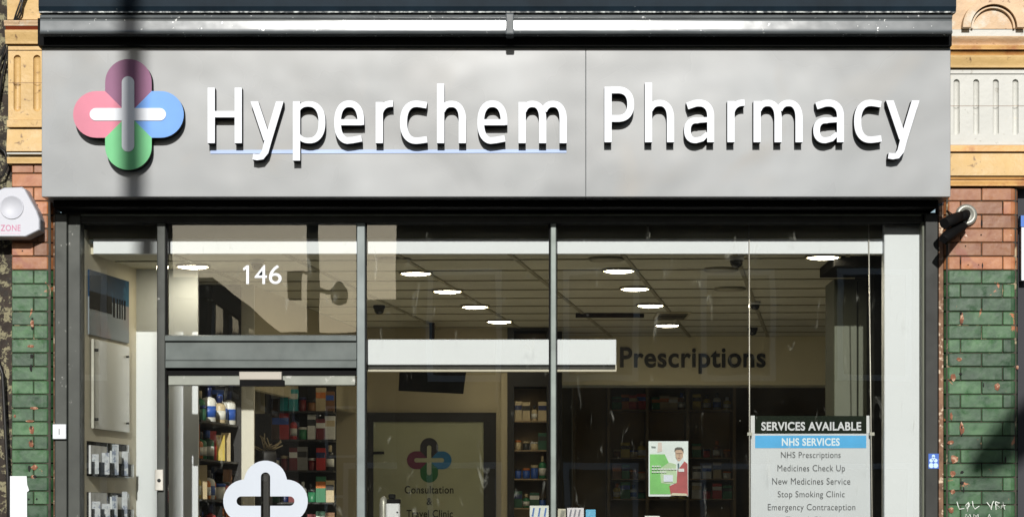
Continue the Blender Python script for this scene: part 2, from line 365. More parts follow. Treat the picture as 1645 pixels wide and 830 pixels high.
def arc(cx, cz, rx, rz, a0, a1, n=16, k=2.35):
    """superellipse arc, centre line of a stroke"""
    P = []
    for i in range(n + 1):
        a = R(a0 + (a1 - a0) * i / n); c, q = math.cos(a), math.sin(a)
        P.append((cx + rx * math.copysign(abs(c) ** (2 / k), c), cz + rz * math.copysign(abs(q) ** (2 / k), q)))
    return P
def glyph(ch, W):
    """strokes of one humanist sans letter: list of (path, widths) in sign pixels above the baseline"""
    w = 11.6; t = 10.2; h = w / 2
    if ch == 'H': return [([(h, 0), (h, 89)], w), ([(W - h, 0), (W - h, 89)], w), ([(w - 1, 46.5), (W - w + 1, 46.5)], t)]
    if ch in 'hm':
        top = 95.5 if ch == 'h' else XH - 1; S_ = [([(h, 0), (h, top)], w)]
        spans = [(h, W - h)] if ch == 'h' else [(h, W / 2), (W / 2, W - h)]
        for a, b in spans:
            m = (a + b) / 2; hw = (b - a) / 2
            S_.append(([(m + hw, 0), (m + hw, 40)] + arc(m, 38, hw, XH + 1 - t / 2 - 38, 4, 150, 14), [w, w] + [w + (t - w) * min(1, i / 7) for i in range(15)]))
        return S_
    if ch == 'r': return [([(h, 0), (h, XH - 1)], w), (arc(W - 3, 40, W - 3 - h, XH + 1.5 - t / 2 - 40, 172, 88, 10), t)]
    if ch == 'p': return [([(h, -28), (h, XH)], w), (arc(W / 2 - 1, XH / 2, W / 2 + 1 - h, XH / 2 + 1 - t / 2, 152, -152, 30), [t - 1.5 + 2.2 * math.cos(R(152 - 304 * i / 30)) for i in range(31)])]
    if ch == 'P': return [([(h, 0), (h, 89)], w), ([(w - 1, 89 - t / 2), (W * .45, 89 - t / 2)] + arc(W * .45, 61, W * .55 - h, 28 - t / 2, 86, -86, 16) + [(W * .45, 33 + t / 2), (w - 1, 33 + t / 2)], t + .8)]
    if ch == 'c':
        return [(arc(W * .58, XH / 2, W * .58 - h, XH / 2 + 1.2 - t / 2, 66, 294, 28) if False else [(W - 1.5, XH - 6.3)] + arc(W * .60, XH / 2, W * .60 - h, XH / 2 + 1.2 - t / 2, 80, 280, 26) + [(W - 1, 6.0)], [t] + [t + 1.2 * max(0, -math.cos(R(80 + 200 * i / 26))) for i in range(27)] + [t])]
    if ch == 'e':
        return [(arc(W / 2, XH / 2, W / 2 - h, XH / 2 + 1.2 - t / 2, -6, 262, 34) + [(W * .62, 5.0), (W - 4.5, 7.6)], [w - 1.0] * 4 + [t + .5] * 31 + [t, t]), ([(w - 2, 33.5), (W - 4, 33.5)], 9.6)]
    if ch == 'a':
        return [([(W - h, 0), (W - h, 41)] + arc(W / 2 - .5, 41, W / 2 + .5 - h, XH + 1 - t / 2 - 41, 4, 108, 12) + [(5.5, XH - 9)], t + 1), ([(W - w + 1, 36.2), (W * .5, 35.2)] + arc(W * .40, 19.0, W * .40 - h, 16.0, 82, 270, 14) + [(W * .60, 5.4), (W - w + 1, 14)], [t - 2] * 2 + [t - 1 + 1.5 * max(0, -math.cos(R(82 + 188 * i / 14))) for i in range(15)] + [t - 1.5, t - 3])]
    if ch == 'y': return [([(h - .3, XH), (W * .50, 6)], w), ([(W - h + .3, XH), (W * .53, 4), (W * .44, -14), (W * .33, -21.6), (W * .19, -22.6), (W * .06, -21.6)], [w, w - .3, w - .8, t, t - .4, t - 1])]
def ribbon(g, path, wd, y0, y1, px, pz, sc_):
    n = len(path); ws = wd if isinstance(wd, list) else [wd] * n; Lp, Rp = [], []
    flat_top = lambda p: abs(p[1] - XH) < .01
    for i, p in enumerate(path):
        a = Vector(path[max(i - 1, 0)]); b = Vector(path[min(i + 1, n - 1)]); d = (b - a).normalized()
        nx, nz = -d.y, d.x; k = ws[min(i, len(ws) - 1)] / 2
        if i in (0, n - 1) and flat_top(p) and abs(d.x) > .1: nx, nz = math.copysign(1 / max(abs(d.y), .3), nx), 0      # level cut at the x-height
        Lp.append((px + (p[0] + nx * k) * sc_, pz + (p[1] + nz * k) * sc_)); Rp.append((px + (p[0] - nx * k) * sc_, pz + (p[1] - nz * k) * sc_))
    A = [(x, y0, z) for x, z in Lp + Rp]; B = [(x, y1, z) for x, z in Lp + Rp]
    g.cm = 0; g.add(A, [(i, i + 1, n + i + 1, n + i) for i in range(n - 1)])
    g.cm = 1; g.add(B, [(i, n + i, n + i + 1, i + 1) for i in range(n - 1)])
    m = 2 * n
    g.add(A + B, [(i, m + i, m + i + 1, i + 1) for i in range(n - 1)] + [(n + i, n + i + 1, m + n + i + 1, m + n + i) for i in range(n - 1)] + [(0, n, m + n, m), (n - 1, m + n - 1, m + 2 * n - 1, 2 * n - 1)])
for ch, a, bb, base in letters:
    g = M(); sc_ = (D + LF) / F
    for k, (path, wd) in enumerate(glyph(ch, bb - a)): ribbon(g, path, wd, LF + .0004 * k, SY - .001, X(a, LF), Z(base, LF), sc_)
    g.build('letter', [M_LETTER, M_SIDE], sg)
# coloured cross: four stadium-shaped petals meeting on the diagonals
def petals(cx, cz, arm, r, y0, y1, mats, parent, cols, name='petal', face=0, side=1):
    for k, ang in enumerate((90, 180, 270, 0)):
        ca, sa = math.cos(R(ang)), math.sin(R(ang)); pts = [(0, 0), (r, -r)] if False else [(0, 0), (r, -r), (arm, -r)]
        pts += [(arm + r * math.cos(R(a)), r * math.sin(R(a))) for a in range(-80, 81, 8)] + [(arm, r), (r, r)]
        P = [(cx + x * ca - z * sa, cz + x * sa + z * ca) for x, z in pts]
        g = M(); g.prism(P, y0, y1, face, side); g.build(name, [cols[k]] + mats, parent, label=None)
PC = [mat('petal purple', (.205, .08, .155), .5, spec=.3), mat('petal pink', (.55, .175, .24), .5, spec=.3), mat('petal green', (.13, .45, .19), .5, spec=.3), mat('petal blue', (.12, .28, .62), .5, spec=.3)]
lg = thing('x', None, None) if False else None
s_ = (D + LF) / F
petals(X(206.3, LF), Z(184, LF), 51.5 * s_, 37.4 * s_, LF, SY - .001, [M_SIDE], sg, PC)
def plus_pts(cx, cz, up, dn, lf, rt, r):
    """outline of a rounded plus"""
    P = []
    for ang, L_ in ((0, rt), (90, up), (180, lf), (270, dn)):
        ca, sa = math.cos(R(ang)), math.sin(R(ang))
        q = [(r, -r)] + [(max(L_ - r + r * math.cos(R(a)), r), r * math.sin(R(a))) for a in range(-90, 91, 12)]
        P += [(cx + x * ca - z * sa, cz + x * sa + z * ca) for x, z in q]
    return P
g = M(); g.prism(plus_pts(X(205.8, LF), Z(184, LF), 61 * s_, 60 * s_, 61.5 * s_, 61 * s_, 10 * s_), LF - .005, LF - .0005); g.build('cross', M_LETTER, sg)
g = M(); yy = SY - .004; g.add([(X(338, yy), yy, Z(247, yy)), (X(910, yy), yy, Z(245.5, yy)), (X(910, yy), yy, Z(240, yy)), (X(338, yy), yy, Z(241, yy)),
       (X(338, yy), yy + .005, Z(247, yy)), (X(910, yy), yy + .005, Z(245.5, yy)), (X(910, yy), yy + .005, Z(240, yy)), (X(338, yy), yy + .005, Z(241, yy))],
      [(0, 1, 2, 3), (4, 7, 6, 5), (0, 4, 5, 1), (1, 5, 6, 2), (2, 6, 7, 3), (3, 7, 4, 0)]); g.build('underline', mat('pale blue line', (.33, .43, .66), .5), sg)

# ------------------------------------------------------------------ brick piers
BY = -.12
PITCH = 22.15 * (D + BY) / F
ZJ = Z(434, BY)      # joint between red and green courses
def brick(g, xa, xb, za, zb_, y, bl=0, br=0, tint=None):
    """one brick; bl, br = bullnose radius at its left / right end"""
    g.tint = random.random() if tint is None else tint
    jit = random.uniform(-.0015, .0015); y = y + jit; c = .0035
    def prof(ins, yin):
        p = [(xa + ins, y + .06)]
        if bl: p += [(xa + ins + bl * (1 - math.cos(R(a))), y + yin + bl * (1 - math.sin(R(a)))) for a in (0, 22, 45, 68, 90)]
        else: p += [(xa + ins, y + c + yin), (xa + c + ins, y + yin)]
        if br: p += [(xb - ins - br * (1 - math.cos(R(a))), y + yin + br * (1 - math.sin(R(a)))) for a in (90, 68, 45, 22, 0)]
        else: p += [(xb - c - ins, y + yin), (xb - ins, y + c + yin)]
        return p + [(xb - ins, y + .06)]
    za += random.uniform(0, .0012); zb_ -= random.uniform(0, .0012)
    g.loft([[(x, yy, z) for x, yy in prof(i, k)] for i, k, z in ((.002, c, za), (0, 0, za + c), (0, 0, zb_ - c), (.002, c, zb_))])
def pier(name, label, xl, xr, joints, ztop, rl, rr, shift=0):
    t = thing(name, label, 'brick pier', ((xl + xr) / 2, BY + .1, 0), 'green and red glazed brick piers')
    g = M(); g.box(xl + .012, xr - .012, BY + .0085, .18, -.02, ztop); g.build('mortar_core', M_MORT, t)
    gg, gr = M(), M(); z = ZJ; k = 0; J = .0035
    while z > .02:
        js = joints[k % 2]; e = [xl] + js + [xr]
        for i in range(len(e) - 1): brick(gg, e[i] + (J / 2 if i else 0), e[i + 1] - (J / 2 if i < len(e) - 2 else 0), max(z - PITCH, -.02) + J, z, BY, rl if i == 0 else 0, rr if i == len(e) - 2 else 0)
        z -= PITCH; k += 1
    z = ZJ; k = 1
    while z < ztop - .02:
        js = joints[k % 2]; e = [xl] + js + [xr]
        for i in range(len(e) - 1): brick(gr, e[i] + (J / 2 if i else 0), e[i + 1] - (J / 2 if i < len(e) - 2 else 0), z + J, min(z + PITCH, ztop), BY, rl if i == 0 else 0, rr if i == len(e) - 2 else 0)
        z += PITCH; k += 1
    gg.build('green_bricks', M_GREEN, t); gr.build('red_bricks', M_RED, t); return t
xp = lambda p: X(p, BY)
rp = pier('brick_pier', 'brick pier with black camera mount, red brick above green, beside the white inner board', xp(1517), xp(1637), [[xp(1577)], [xp(1543), xp(1611)]], Z(302, BY), .045, .045)
lp = pier('brick_pier', 'narrow brick pier behind the alarm box, red brick above green, with whitewashed bottom', xp(19), xp(84.5), [[xp(54)], []], Z(264, BY), 0, .052)
# flaked glaze and open joints at their own spots
M_FLAKE = mat('bare clay under flaked glaze', (.21, .075, .035), .8, 0, .45, 40, spot=(.5, .6), spot_c=(.45, .30, .20), spot_s=40)
M_HOLE = mat('open joint', (.008, .007, .006), .9)
def blobs(t, lst, nm, m, dy):
    for px, py, rx, rz in lst:
        g = M(); g.prism([(xp(px) + rx * .8 * s_ * random.uniform(.65, 1.15) * math.cos(2 * math.pi * i / 13), Z(py, BY) + rz * .85 * s_ * random.uniform(.65, 1.15) * math.sin(2 * math.pi * i / 13)) for i in range(13)], BY - dy, BY + .012); g.build(nm, m, t)
blobs(rp, [(1531, 606, 7, 8), (1602, 621, 7, 7), (1533, 737, 9, 9), (1530, 760, 6, 7), (1545, 688, 5, 13), (1528, 668, 3, 8), (1527, 710, 8, 4), (1530, 789, 5, 5), (1545, 512, 4, 13), (1528, 818, 6, 6), (1541, 577, 6, 4), (1634, 590, 3, 4)], 'glaze_flake', M_FLAKE, .0032)
blobs(rp, [(1544, 503, 1.6, 4), (1545, 520, 1.6, 2.5), (1543, 600, 4, 2.5), (1545, 686, 1.6, 3), (1545, 698, 1.6, 3), (1580, 618, 1.3, 5), (1615, 738, 2, 7), (1545, 758, 4, 3.5), (1546, 775, 4, 4), (1548, 786, 1.6, 7), (1578, 427, 1.5, 6), (1543, 420, 1.3, 6), (1577, 359, 1.8, 8), (1611, 330, 1.2, 8), (1576, 377, 1.6, 1.6), (1551, 395, 1.3, 1.3), (1555, 425, 1.2, 1.2), (1572, 425, 1.2, 1.2)], 'open_joint', M_HOLE, .0040)
blobs(lp, [(52, 520, 4, 9), (50, 556, 7, 3), (51, 690, 6, 9), (50, 712, 5, 8), (55, 655, 9, 3), (49, 676, 9, 2.5), (55, 750, 8, 5), (53, 765, 5, 4), (24, 668, 3, 3)], 'glaze_flake', M_FLAKE, .0032)
blobs(lp, [(52, 512, 2, 3), (52, 527, 2, 3), (51, 572, 4, 4), (50, 590, 3, 8), (50, 686, 2, 4), (50, 708, 2.2, 3.5), (47, 752, 3, 7), (56, 765, 4, 3), (46, 801, 2, 2), (59, 801, 2, 2), (36, 403, 1.4, 1.4), (60, 329, 1.3, 1.3), (60, 386, 1.5, 1.5)], 'open_joint', M_HOLE, .0040)
# whitewashed lower bricks of the narrow pier
g = M(); g.prism([(xp(16.5), Z(830, BY) - .25), (xp(16.5), Z(764, BY)), (xp(43), Z(764, BY)), (xp(44), Z(778, BY)), (xp(47), Z(787, BY)), (xp(43.5), Z(790, BY)), (xp(44), Z(830, BY) - .2)], BY - .006, BY + .02); g.build('whitewash', M_WHITE, lp)
# sealant strips between brick and rail
g = M(); g.box(xp(84.8), X(87.5, -.09), -.093, .02, 0, Z(330, -.1)); g.build('sealant', M_SEAL, lp)
g = M(); g.box(X(1508, -.09), xp(1517) - .001, -.093, .02, 0, Z(330, -.1)); g.build('sealant', M_SEAL, rp)

def stone(name, label, bands, x0, x1, flutes, joint, par_group):
    """stack of mouldings; bands = (py top, py bottom, protrusion top, protrusion bottom, material)"""
    t = thing(name, label, 'stonework', ((x0 + x1) / 2, BY, Z(bands[-1][1], BY)), par_group)
    for (a, c, pt, pb, m, nm) in bands:
        za, zc = Z(a, BY), Z(c, BY); e = .002
        g = M(); g.smooth = False
        n = 6; pr = [(.1, zc + e), (BY - pb, zc + e)]
        for k in range(1, n): u = k / n; pr.append((BY - (pb + (pt - pb) * (u * u * (3 - 2 * u))), zc + e + (za - zc - 2 * e) * u))
        pr += [(BY - pt, za - e), (.1, za - e)]
        lo, hi = x0 - max(pt, pb) * .35, x1 + max(pt, pb) * .35
        g.extrude_x(pr, lo, hi); g.build(nm, m, t)
    return t
# recessed fluted block: frame with stadium-shaped grooves
def fluted(t, pyt, pyb, x0, x1, cxs, gt, gb, w, m, joint):
    y = BY - .012; zt, zb_ = Z(pyt, BY), Z(pyb, BY)
    r = w / 2
    zj = Z(joint, BY)
    # strips between the grooves, with the groove ends cut round
    g = M(); xs = [x0] + [c for c in cxs] + [x1]
    A = []
    for i, c in enumerate(cxs):
        lo = x0 if i == 0 else (cxs[i - 1] + c) / 2; hi = x1 if i == len(cxs) - 1 else (c + cxs[i + 1]) / 2
        top, bot = gt - r, gb + r
        for sgn, edge in ((-1, lo), (1, hi)):
            pts = [(edge, zb_ + .002), (c, zb_ + .002)] + [(c + sgn * r * math.sin(R(a)), bot - r * math.cos(R(a))) for a in range(0, 91, 15)] \
                + [(c + sgn * r * math.cos(R(a)), top + r * math.sin(R(a))) for a in range(0, 91, 15)] + [(c, zt - .002), (edge, zt - .002)]
            # split at the joint
            g.prism(pts, y, BY + .03)
    g.build('fluted_face', m, t)
    g = M(); g.smooth = True
    for c in cxs:   # half-round groove floors
        L = []
        for z in (gb, gb + r * .3, gb + r, gt - r, gt - r * .3, gt):
            k = 1 if gb + r <= z <= gt - r else .75 if gb < z < gt else .2
            L.append([(c + 1.05 * r * math.cos(R(a)), y + .003 + .020 * k * math.sin(R(a)), z) for a in range(180, -1, -20)])
        g.loft(L, closed=False, caps=False)
    g.build('flute', m, t)
    g = M(); g.box(x0 + .001, x1 - .001, y - .0006, y + .001, zj - .0012, zj + .0012); g.build('joint', M_SEAL, t)
    g = M(); g.box(x0 + .004, x1 - .004, BY + .02, .1, zb_ + .002, zt - .002); g.build('core', m, t)
RS = stone('terracotta_capital', 'moulded capital with arched top and white fluted panel above the camera mount pier',
    [(48.5, 61, .02, .02, M_TERRA_W, 'fillet'), (61, 75, .06, .03, M_TERRA_R, 'moulding'), (76, 84, .075, .07, M_OCHRE, 'moulding'), (84, 91, .05, .035, M_OCHRE, 'moulding'),
     (91, 111, .05, .035, M_TERRA, 'moulding'), (113, 120, .018, .018, M_TERRA_W, 'fillet'), (234, 245, .03, .03, M_OCHRE, 'moulding'),
     (246.5, 284, .015, .035, M_TERRA, 'moulding'), (285, 289, .025, .02, M_OCHRE, 'moulding'), (290, 300, .032, .026, M_OCHRE, 'moulding')],
    xp(1523), xp(1650), None, None, 'terracotta capitals')
fluted(RS, 120, 234, xp(1523), xp(1650), [xp(1536), xp(1567.5), xp(1599), xp(1630.5)], Z(128, BY), Z(218, BY), 10 * s_, M_TERRA_W, 171)
g = M()   # arched top
c_x, c_z = xp(1593), Z(48, BY)
for r0, r1, y0, y1 in ((38 * s_, 51 * s_, -.19, .0), (33 * s_, 36 * s_, -.165, .0)):
    pts = [(c_x + r1 * math.cos(R(a)), c_z + r1 * math.sin(R(a))) for a in range(0, 181, 6)] + [(c_x + r0 * math.cos(R(a)), c_z + r0 * math.sin(R(a))) for a in range(180, -1, -6)]
    g.prism(pts, y0, y1)
g.build('arch', M_TERRA_R, RS)
g = M(); g.prism([(c_x + 50 * s_ * math.cos(R(a)), c_z + 50 * s_ * math.sin(R(a))) for a in range(0, 181, 6)], -.14, .0); g.build('tympanum', M_TERRA_R, RS)
g = M(); g.box(xp(1510), xp(1650), -.125, .1, Z(48, BY), 4.9); g.build('block', M_TERRA_R, RS)
LS = stone('terracotta_capital', 'moulded yellow capital with two yellow flutes above the alarm box pier',
    [(-30, 33.5, .03, .02, M_TERRA, 'block'), (36, 45, .06, .05, M_TERRA_R, 'moulding'), (45, 50.5, .045, .03, mat('dark red moulding', (.25, .05, .02), .5, 0, .2), 'moulding'), (50.5, 73, .05, .035, M_TERRA, 'moulding'),
     (75, 82, .018, .018, M_TERRA, 'fillet'), (194, 206, .03, .03, M_TERRA, 'moulding'), (208, 245, .015, .035, M_TERRA, 'moulding'), (246, 249.5, .03, .03, M_TERRA_W, 'fillet'), (253, 264, .03, .025, M_TERRA, 'moulding')],
    xp(16), xp(100), None, None, 'terracotta capitals')
fluted(LS, 82, 194, xp(14), xp(100), [xp(28.5), xp(60), xp(91)], Z(89, BY), Z(180, BY), 12 * s_, M_TERRA, 134)
# neighbouring walls beyond the piers
g = M(); g.box(xp(-3000), xp(18), -.06, .3, -.02, 7.2); tag(g.build('render_wall', M_PEEL), 'mottled dark peeling render wall beside the narrow brick pier', 'wall')
g = M(); g.box(xp(1641), xp(5200), -.02, .3, -.02, 7.2); tag(g.build('render_wall', mat('dark recess wall', (.03, .03, .035), .8)), 'dark recessed wall past the camera mount pier', 'wall')
g = M(); g.box(X(1640, -.1), X(1648, -.1), -.1, -.04, Z(364, -.1), Z(346, -.1)); g.cm = 1; g.box(X(1641, -.1), X(1650, -.1), -.1, -.04, Z(450, -.1), Z(365, -.1))
tag(g.build('neighbour_sign', [mat('neighbour blue', (.02, .12, .45), .4), M_WHITE]), 'sliver of a blue and white sign in the dark recess past the pier', 'sign')

# cables by the peeling wall
M_CAB = mat('black cable', (.012, .011, .01), .5)
M_CABR = mat('rusty brown pipe', (.12, .05, .025), .7)
g = M()
for k, (a, bb) in enumerate(((30, -10), (26, -18), (34, -2))):
    g.tube([(X(44 - 3 * k, -.2), -.2, Z(-20, -.2)), (X(a, -.17), -.17, Z(22, -.17)), (X(12 + 2 * k, -.12), -.12, Z(62, -.12)), (X(bb + 8, -.1), -.1, Z(110, -.1)), (X(bb, -.09), -.09, Z(170, -.09))], .005)
tag(g.build('cable_bundle', M_CAB), 'black cables sagging down over the yellow capital by the peeling wall', 'cable')
g = M(); g.tube([(X(-10, -.13), -.13, Z(560, -.13)), (X(4, -.13), -.13, Z(600, -.13)), (X(8, -.13), -.13, Z(680, -.13)), (X(12, -.13), -.13, Z(760, -.13)), (X(15, -.13), -.13, Z(900, -.13))], .009)
tag(g.build('cable', M_CAB), 'thick black cable running down beside the whitewashed bricks', 'cable')
g = M(); g.tube([(X(-6, -.1), -.1, Z(232, -.1)), (X(8, -.12), -.12, Z(244, -.12)), (X(13, -.12), -.12, Z(262, -.12)), (X(5, -.12), -.12, Z(282, -.12)), (X(-8, -.1), -.1, Z(290, -.1))], .007)
tag(g.build('cable_loop', M_CAB), 'short black cable loop just above the white alarm box', 'cable')

# ------------------------------------------------------------------ alarm box
al = thing('alarm_box', 'white hexagonal alarm box lettered ZONE with a round centre, on the narrow pier', 'alarm box', (X(19, -.2), -.17, Z(388, -.2)))
AY = -.25
def ax(p): return X(p, AY)
outl = [(-22, 380), (-26, 368), (-21, 338), (-1, 305), (6, 301.5), (34, 300.5), (40, 304), (59, 339), (63.5, 352), (63.5, 369), (41, 380)]
P0 = [(ax(a), Z(c, AY)) for a, c in outl]; cx_, cz_ = ax(19), Z(345, AY)
sc = lambda P, k, dz=0: [(cx_ + (x - cx_) * k, cz_ + (z - cz_) * k + dz) for x, z in P]
g = M()
g.loft([[(x, AY, z) for x, z in sc(P0, .965)], [(x, AY + .006, z) for x, z in P0], [(x, AY + .022, z) for x, z in sc(P0, 1.02)], [(x, BY - .001, z) for x, z in sc(P0, 1.03)]])
g.build('case', mat('alarm box white plastic', (.47, .48, .52), .5, 0, .03), al)
g = M(); g.lathe((ax(19), AY, Z(333, AY)), [(.0635, 0), (.0635, .004), (.060, .006), (.058, .004), (.001, .005)], 32, 'y'); g.build('round_lens', MATS['alarm box white plastic'], al)
ptext('lettering', 'ZONE', 1, 33, 361, 371, AY - .001, mat('pink lettering', (.45, .14, .24), .5), al, .01)
g = M(); 
for k in range(9): g.box(ax(1 + 3.6 * k), ax(3.6 + 3.6 * k), AY - .001, AY + .002, Z(375.4, AY), Z(373.4, AY))
g.build('small_print', mat('pale pink print', (.6, .42, .5), .5), al)

# ------------------------------------------------------------------ cctv bullet camera on the camera-mount pier
cc = thing('security_camera', 'black bullet security camera on a round silver base, fixed to the red bricks', 'security camera', (X(1552, BY), BY, Z(346, BY)))
M_STEEL = mat('brushed steel', (.30, .30, .26), .4, .4, .15, 12)
g = M(); g.lathe((xp(1551.5), BY - .002, Z(346, BY)), [(.058, 0), (.060, .010), (.056, .022), (.040, .028), (.036, .022), (.002, .022)], 28, 'y'); g.build('base', M_STEEL, cc)
g = M(); g.tube([(X(1553, -.16), -.15, Z(343, -.16)), (X(1548, -.2), -.20, Z(347, -.2)), (X(1540, -.22), -.22, Z(352, -.22))], [.024, .028, .02], 12); g.build('arm', M_BLACK, cc)
a_ = Vector((X(1547, -.23), -.19, Z(345, -.23))); b_ = Vector((X(1517, -.33), -.33, Z(359, -.33)))
g = M(); g.tube([a_, a_.lerp(b_, .5), b_], [.026, .032, .028], 14); g.build('camera_body', M_BLACK, cc)
a_ = Vector((X(1549, -.20), -.17, Z(362, -.20))); b_ = Vector((X(1515, -.34), -.35, Z(385, -.34)))
g = M(); g.tube([a_, a_.lerp(b_, .05), a_.lerp(b_, .95), b_], [.03, .034, .034, .026], 4); g.build('lens_hood', M_BLACK, cc)
g = M(); g.tube([(X(1521, -.12), -.12, Z(338, -.12)), (X(1530, -.14), -.14, Z(344, -.14)), (X(1540, -.2), -.2, Z(348, -.2))], .0035, 6); g.build('cable', M_CAB, cc)

# graffiti on the green bricks
gf = thing('graffiti_tag', 'thin white spray paint scribble low on the green bricks', 'graffiti', (xp(1578), BY, Z(830, BY)))
def scrib(strokes, r=.0028):
    g = M()
    for s in strokes: g.tube([(xp(a), BY - .002, Z(c, BY)) for a, c in s], r, 5)
    g.build('stroke', mat('white spray paint', (.72, .75, .68), .6), gf)
scrib([[(1537, 805), (1539, 812), (1541, 817), (1549, 816)], [(1556, 806), (1551, 811), (1553, 816), (1558, 811), (1556, 806), (1554, 821)], [(1562, 804), (1563, 812), (1566, 817), (1573, 812)]])
scrib([[(1585, 806), (1590, 812), (1592, 818), (1594, 808), (1596, 804)], [(1599, 805), (1600, 818), (1606, 814), (1600, 810), (1606, 807), (1599, 805)], [(1608, 817), (1611, 805), (1614, 818), (1609, 812), (1615, 811)]])
scrib([[(1550, 832), (1552, 825), (1555, 831), (1558, 825), (1560, 832)], [(1564, 832), (1564, 825), (1568, 829), (1571, 825), (1571, 832)], [(1586, 833), (1589, 825), (1592, 833)]])

# ------------------------------------------------------------------ shopfront frame, panes, door
sf = thing('shopfront', 'wide dark grey aluminium shopfront with tall panes and a glass door under the silver sign', 'shopfront', (0, 0, 0))
ZH = Z(345, -.06)     # underside of the housing
ZHB = Z(358, -.04)
g = M(); g.bbox(X(88, -.06), X(1506, -.06), -.06, .06, ZHB, ZH + .012); g.build('header', M_FRAME_D, sf)
g = M(); g.box(X(130, -.065), X(1480, -.065), -.066, -.061, ZH - .006, ZH + .002); g.build('header_trim', M_MULL, sf)
def post(a, c, y0, y1, z0, z1, m, nm='mullion', b=.004): g = M(); g.bbox(X(a, y0), X(c, y0), y0, y1, z0, z1, b); return g.build(nm, m, sf)
post(88, 107.5, -.10, .05, 0, ZH, M_FRAME, 'guide_rail'); post(109, 129, -.07, .05, 0, ZH - .001, M_FRAME, 'jamb')
post(1486.5, 1507, -.10, .05, 0, ZH, M_FRAME_D, 'guide_rail'); post(1481, 1486, -.06, .05, 0, ZH - .001, M_CUPB, 'jamb')
ZP = ZHB - .001
post(252, 265.5, -.055, .05, 0, ZP, M_FRAME); post(573, 586.5, -.055, .05, 0, ZP, mat('light grey aluminium', (.13, .155, .15), .45, .1, .15, 7, rvar=.1)); post(884.5, 893.5, -.045, .05, 0, ZP, M_MULL)
g = M(); g.box(X(266, 0), X(269.5, 0), -.03, .04, 0, ZP); g.box(X(587, 0), X(589, 0), -.03, .04, 0, ZP); g.box(X(881.8, 0), X(884, 0), -.03, .04, 0, ZP); g.box(X(894, 0), X(895.3, 0), -.03, .04, 0, ZP); g.build('gasket', M_BLACK, sf)
# transom over the door: stepped extrusion
tz = lambda p: Z(p, -.06)
g = M(); g.extrude_x([(.05, tz(590)), (-.055, tz(590)), (-.055, tz(579)), (-.062, tz(578)), (-.062, tz(576.5)), (-.050, tz(576)), (-.050, tz(549)), (-.072, tz(547)), (-.072, tz(539.5)), (-.045, tz(537.5)), (.05, tz(537.5))], X(266, -.05), X(572.5, -.05))
g.build('transom', mat('mid grey aluminium', (.085, .10, .093), .5, .1, .15, 5, spec=.3, spot=(.7, .75), spot_c=(.4, .42, .4), spot_s=26, rvar=.1), sf)
g = M(); g.box(X(130, -.07), X(1480, -.07), -.09, .06, 0, .30); g.build('stall_riser', M_FRAME_D, sf)
def pane(a, c, z0, z1, y=0): g = M(); g.box(X(a, y), X(c, y), y, y + .008, z0, z1); return g.build('window_pane', M_GLASS, sf)
pane(129.5, 251.5, .30, ZP); pane(270, 572, tz(537) + .002, ZP); pane(589.5, 881.5, .30, ZP); pane(895.8, 1203, .30, ZP); pane(1203.8, 1480, .30, ZP)
for k, (s, a, c) in enumerate((('l', 390, 400), ('4', 409, 429), ('6', 432, 452.5))):
    if s == 'l':
        y = -.003; g = M(); g.prism([(X(395.5, y), Z(456, y)), (X(400, y), Z(456, y)), (X(400, y), Z(426, y)), (X(396.2, y), Z(426, y)), (X(390, y), Z(431, y)), (X(391.8, y), Z(434.6, y)), (X(395.5, y), Z(431.8, y))], y, y + .002); g.build('house_number', M_WHITE, sf)
    else: ptext('house_number', s, a, c, 425.5, 456, -.003, M_WHITE, sf, .003)
# door (part of the shopfront) with its own pieces
DY = .0
dr = M(); dr.bbox(X(270, -.03), X(571, -.03), -.03, .03, Z(618.5, -.03), Z(603, -.03)); dr = dr.build('door', mat('door rail grey', (.17, .18, .15), .45, .2, .2, 8, spot=(.62, .70), spot_c=(.38, .38, .34), spot_s=22), sf); ROOT[dr.name] = Vector((0, 0, 0))
g = M(); g.box(X(265.8, -.02), X(572.8, -.02), -.02, .045, Z(602, -.02), tz(590) - .001); g.build('door_gap_shade', M_BLACK, sf)  # black strip painted in for the shade above the door leaf
g = M(); g.box(X(270, 0), X(571, 0), .0, .010, .12, Z(619, -.03) - .001); g.build('door_glass', M_GLASS, dr)
g = M(); g.bbox(X(384, -.1), X(452.5, -.1), -.10, -.031, Z(609.5, -.1), Z(596.5, -.1), .003); g.build('door_closer', mat('beige closer', (.34, .31, .26), .5, .1, .05), dr)
g = M(); g.box(X(385, -.09), X(456, -.09), -.09, -.031, Z(619.5, -.09), Z(610, -.09)); g.build('closer_bracket', M_BLACK, dr)
g = M(); g.bbox(X(270, -.03), X(571, -.03), -.03, .03, .01, .119); g.build('bottom_rail', M_FRAME, dr)
g = M(); g.bbox(X(248.5, -.08), X(262, -.08), -.08, -.056, Z(787, -.08), Z(753.5, -.08), .003); g.cm = 1; g.lathe((X(255.5, -.08), -.0795, Z(771, -.08)), [(.010, 0), (.010, .003), (.001, .003)], 12, 'y'); g.build('lock_plate', [mat('lock plate', (.50, .48, .42), .5, .1, .1, 20), M_FRAME_D], sf)
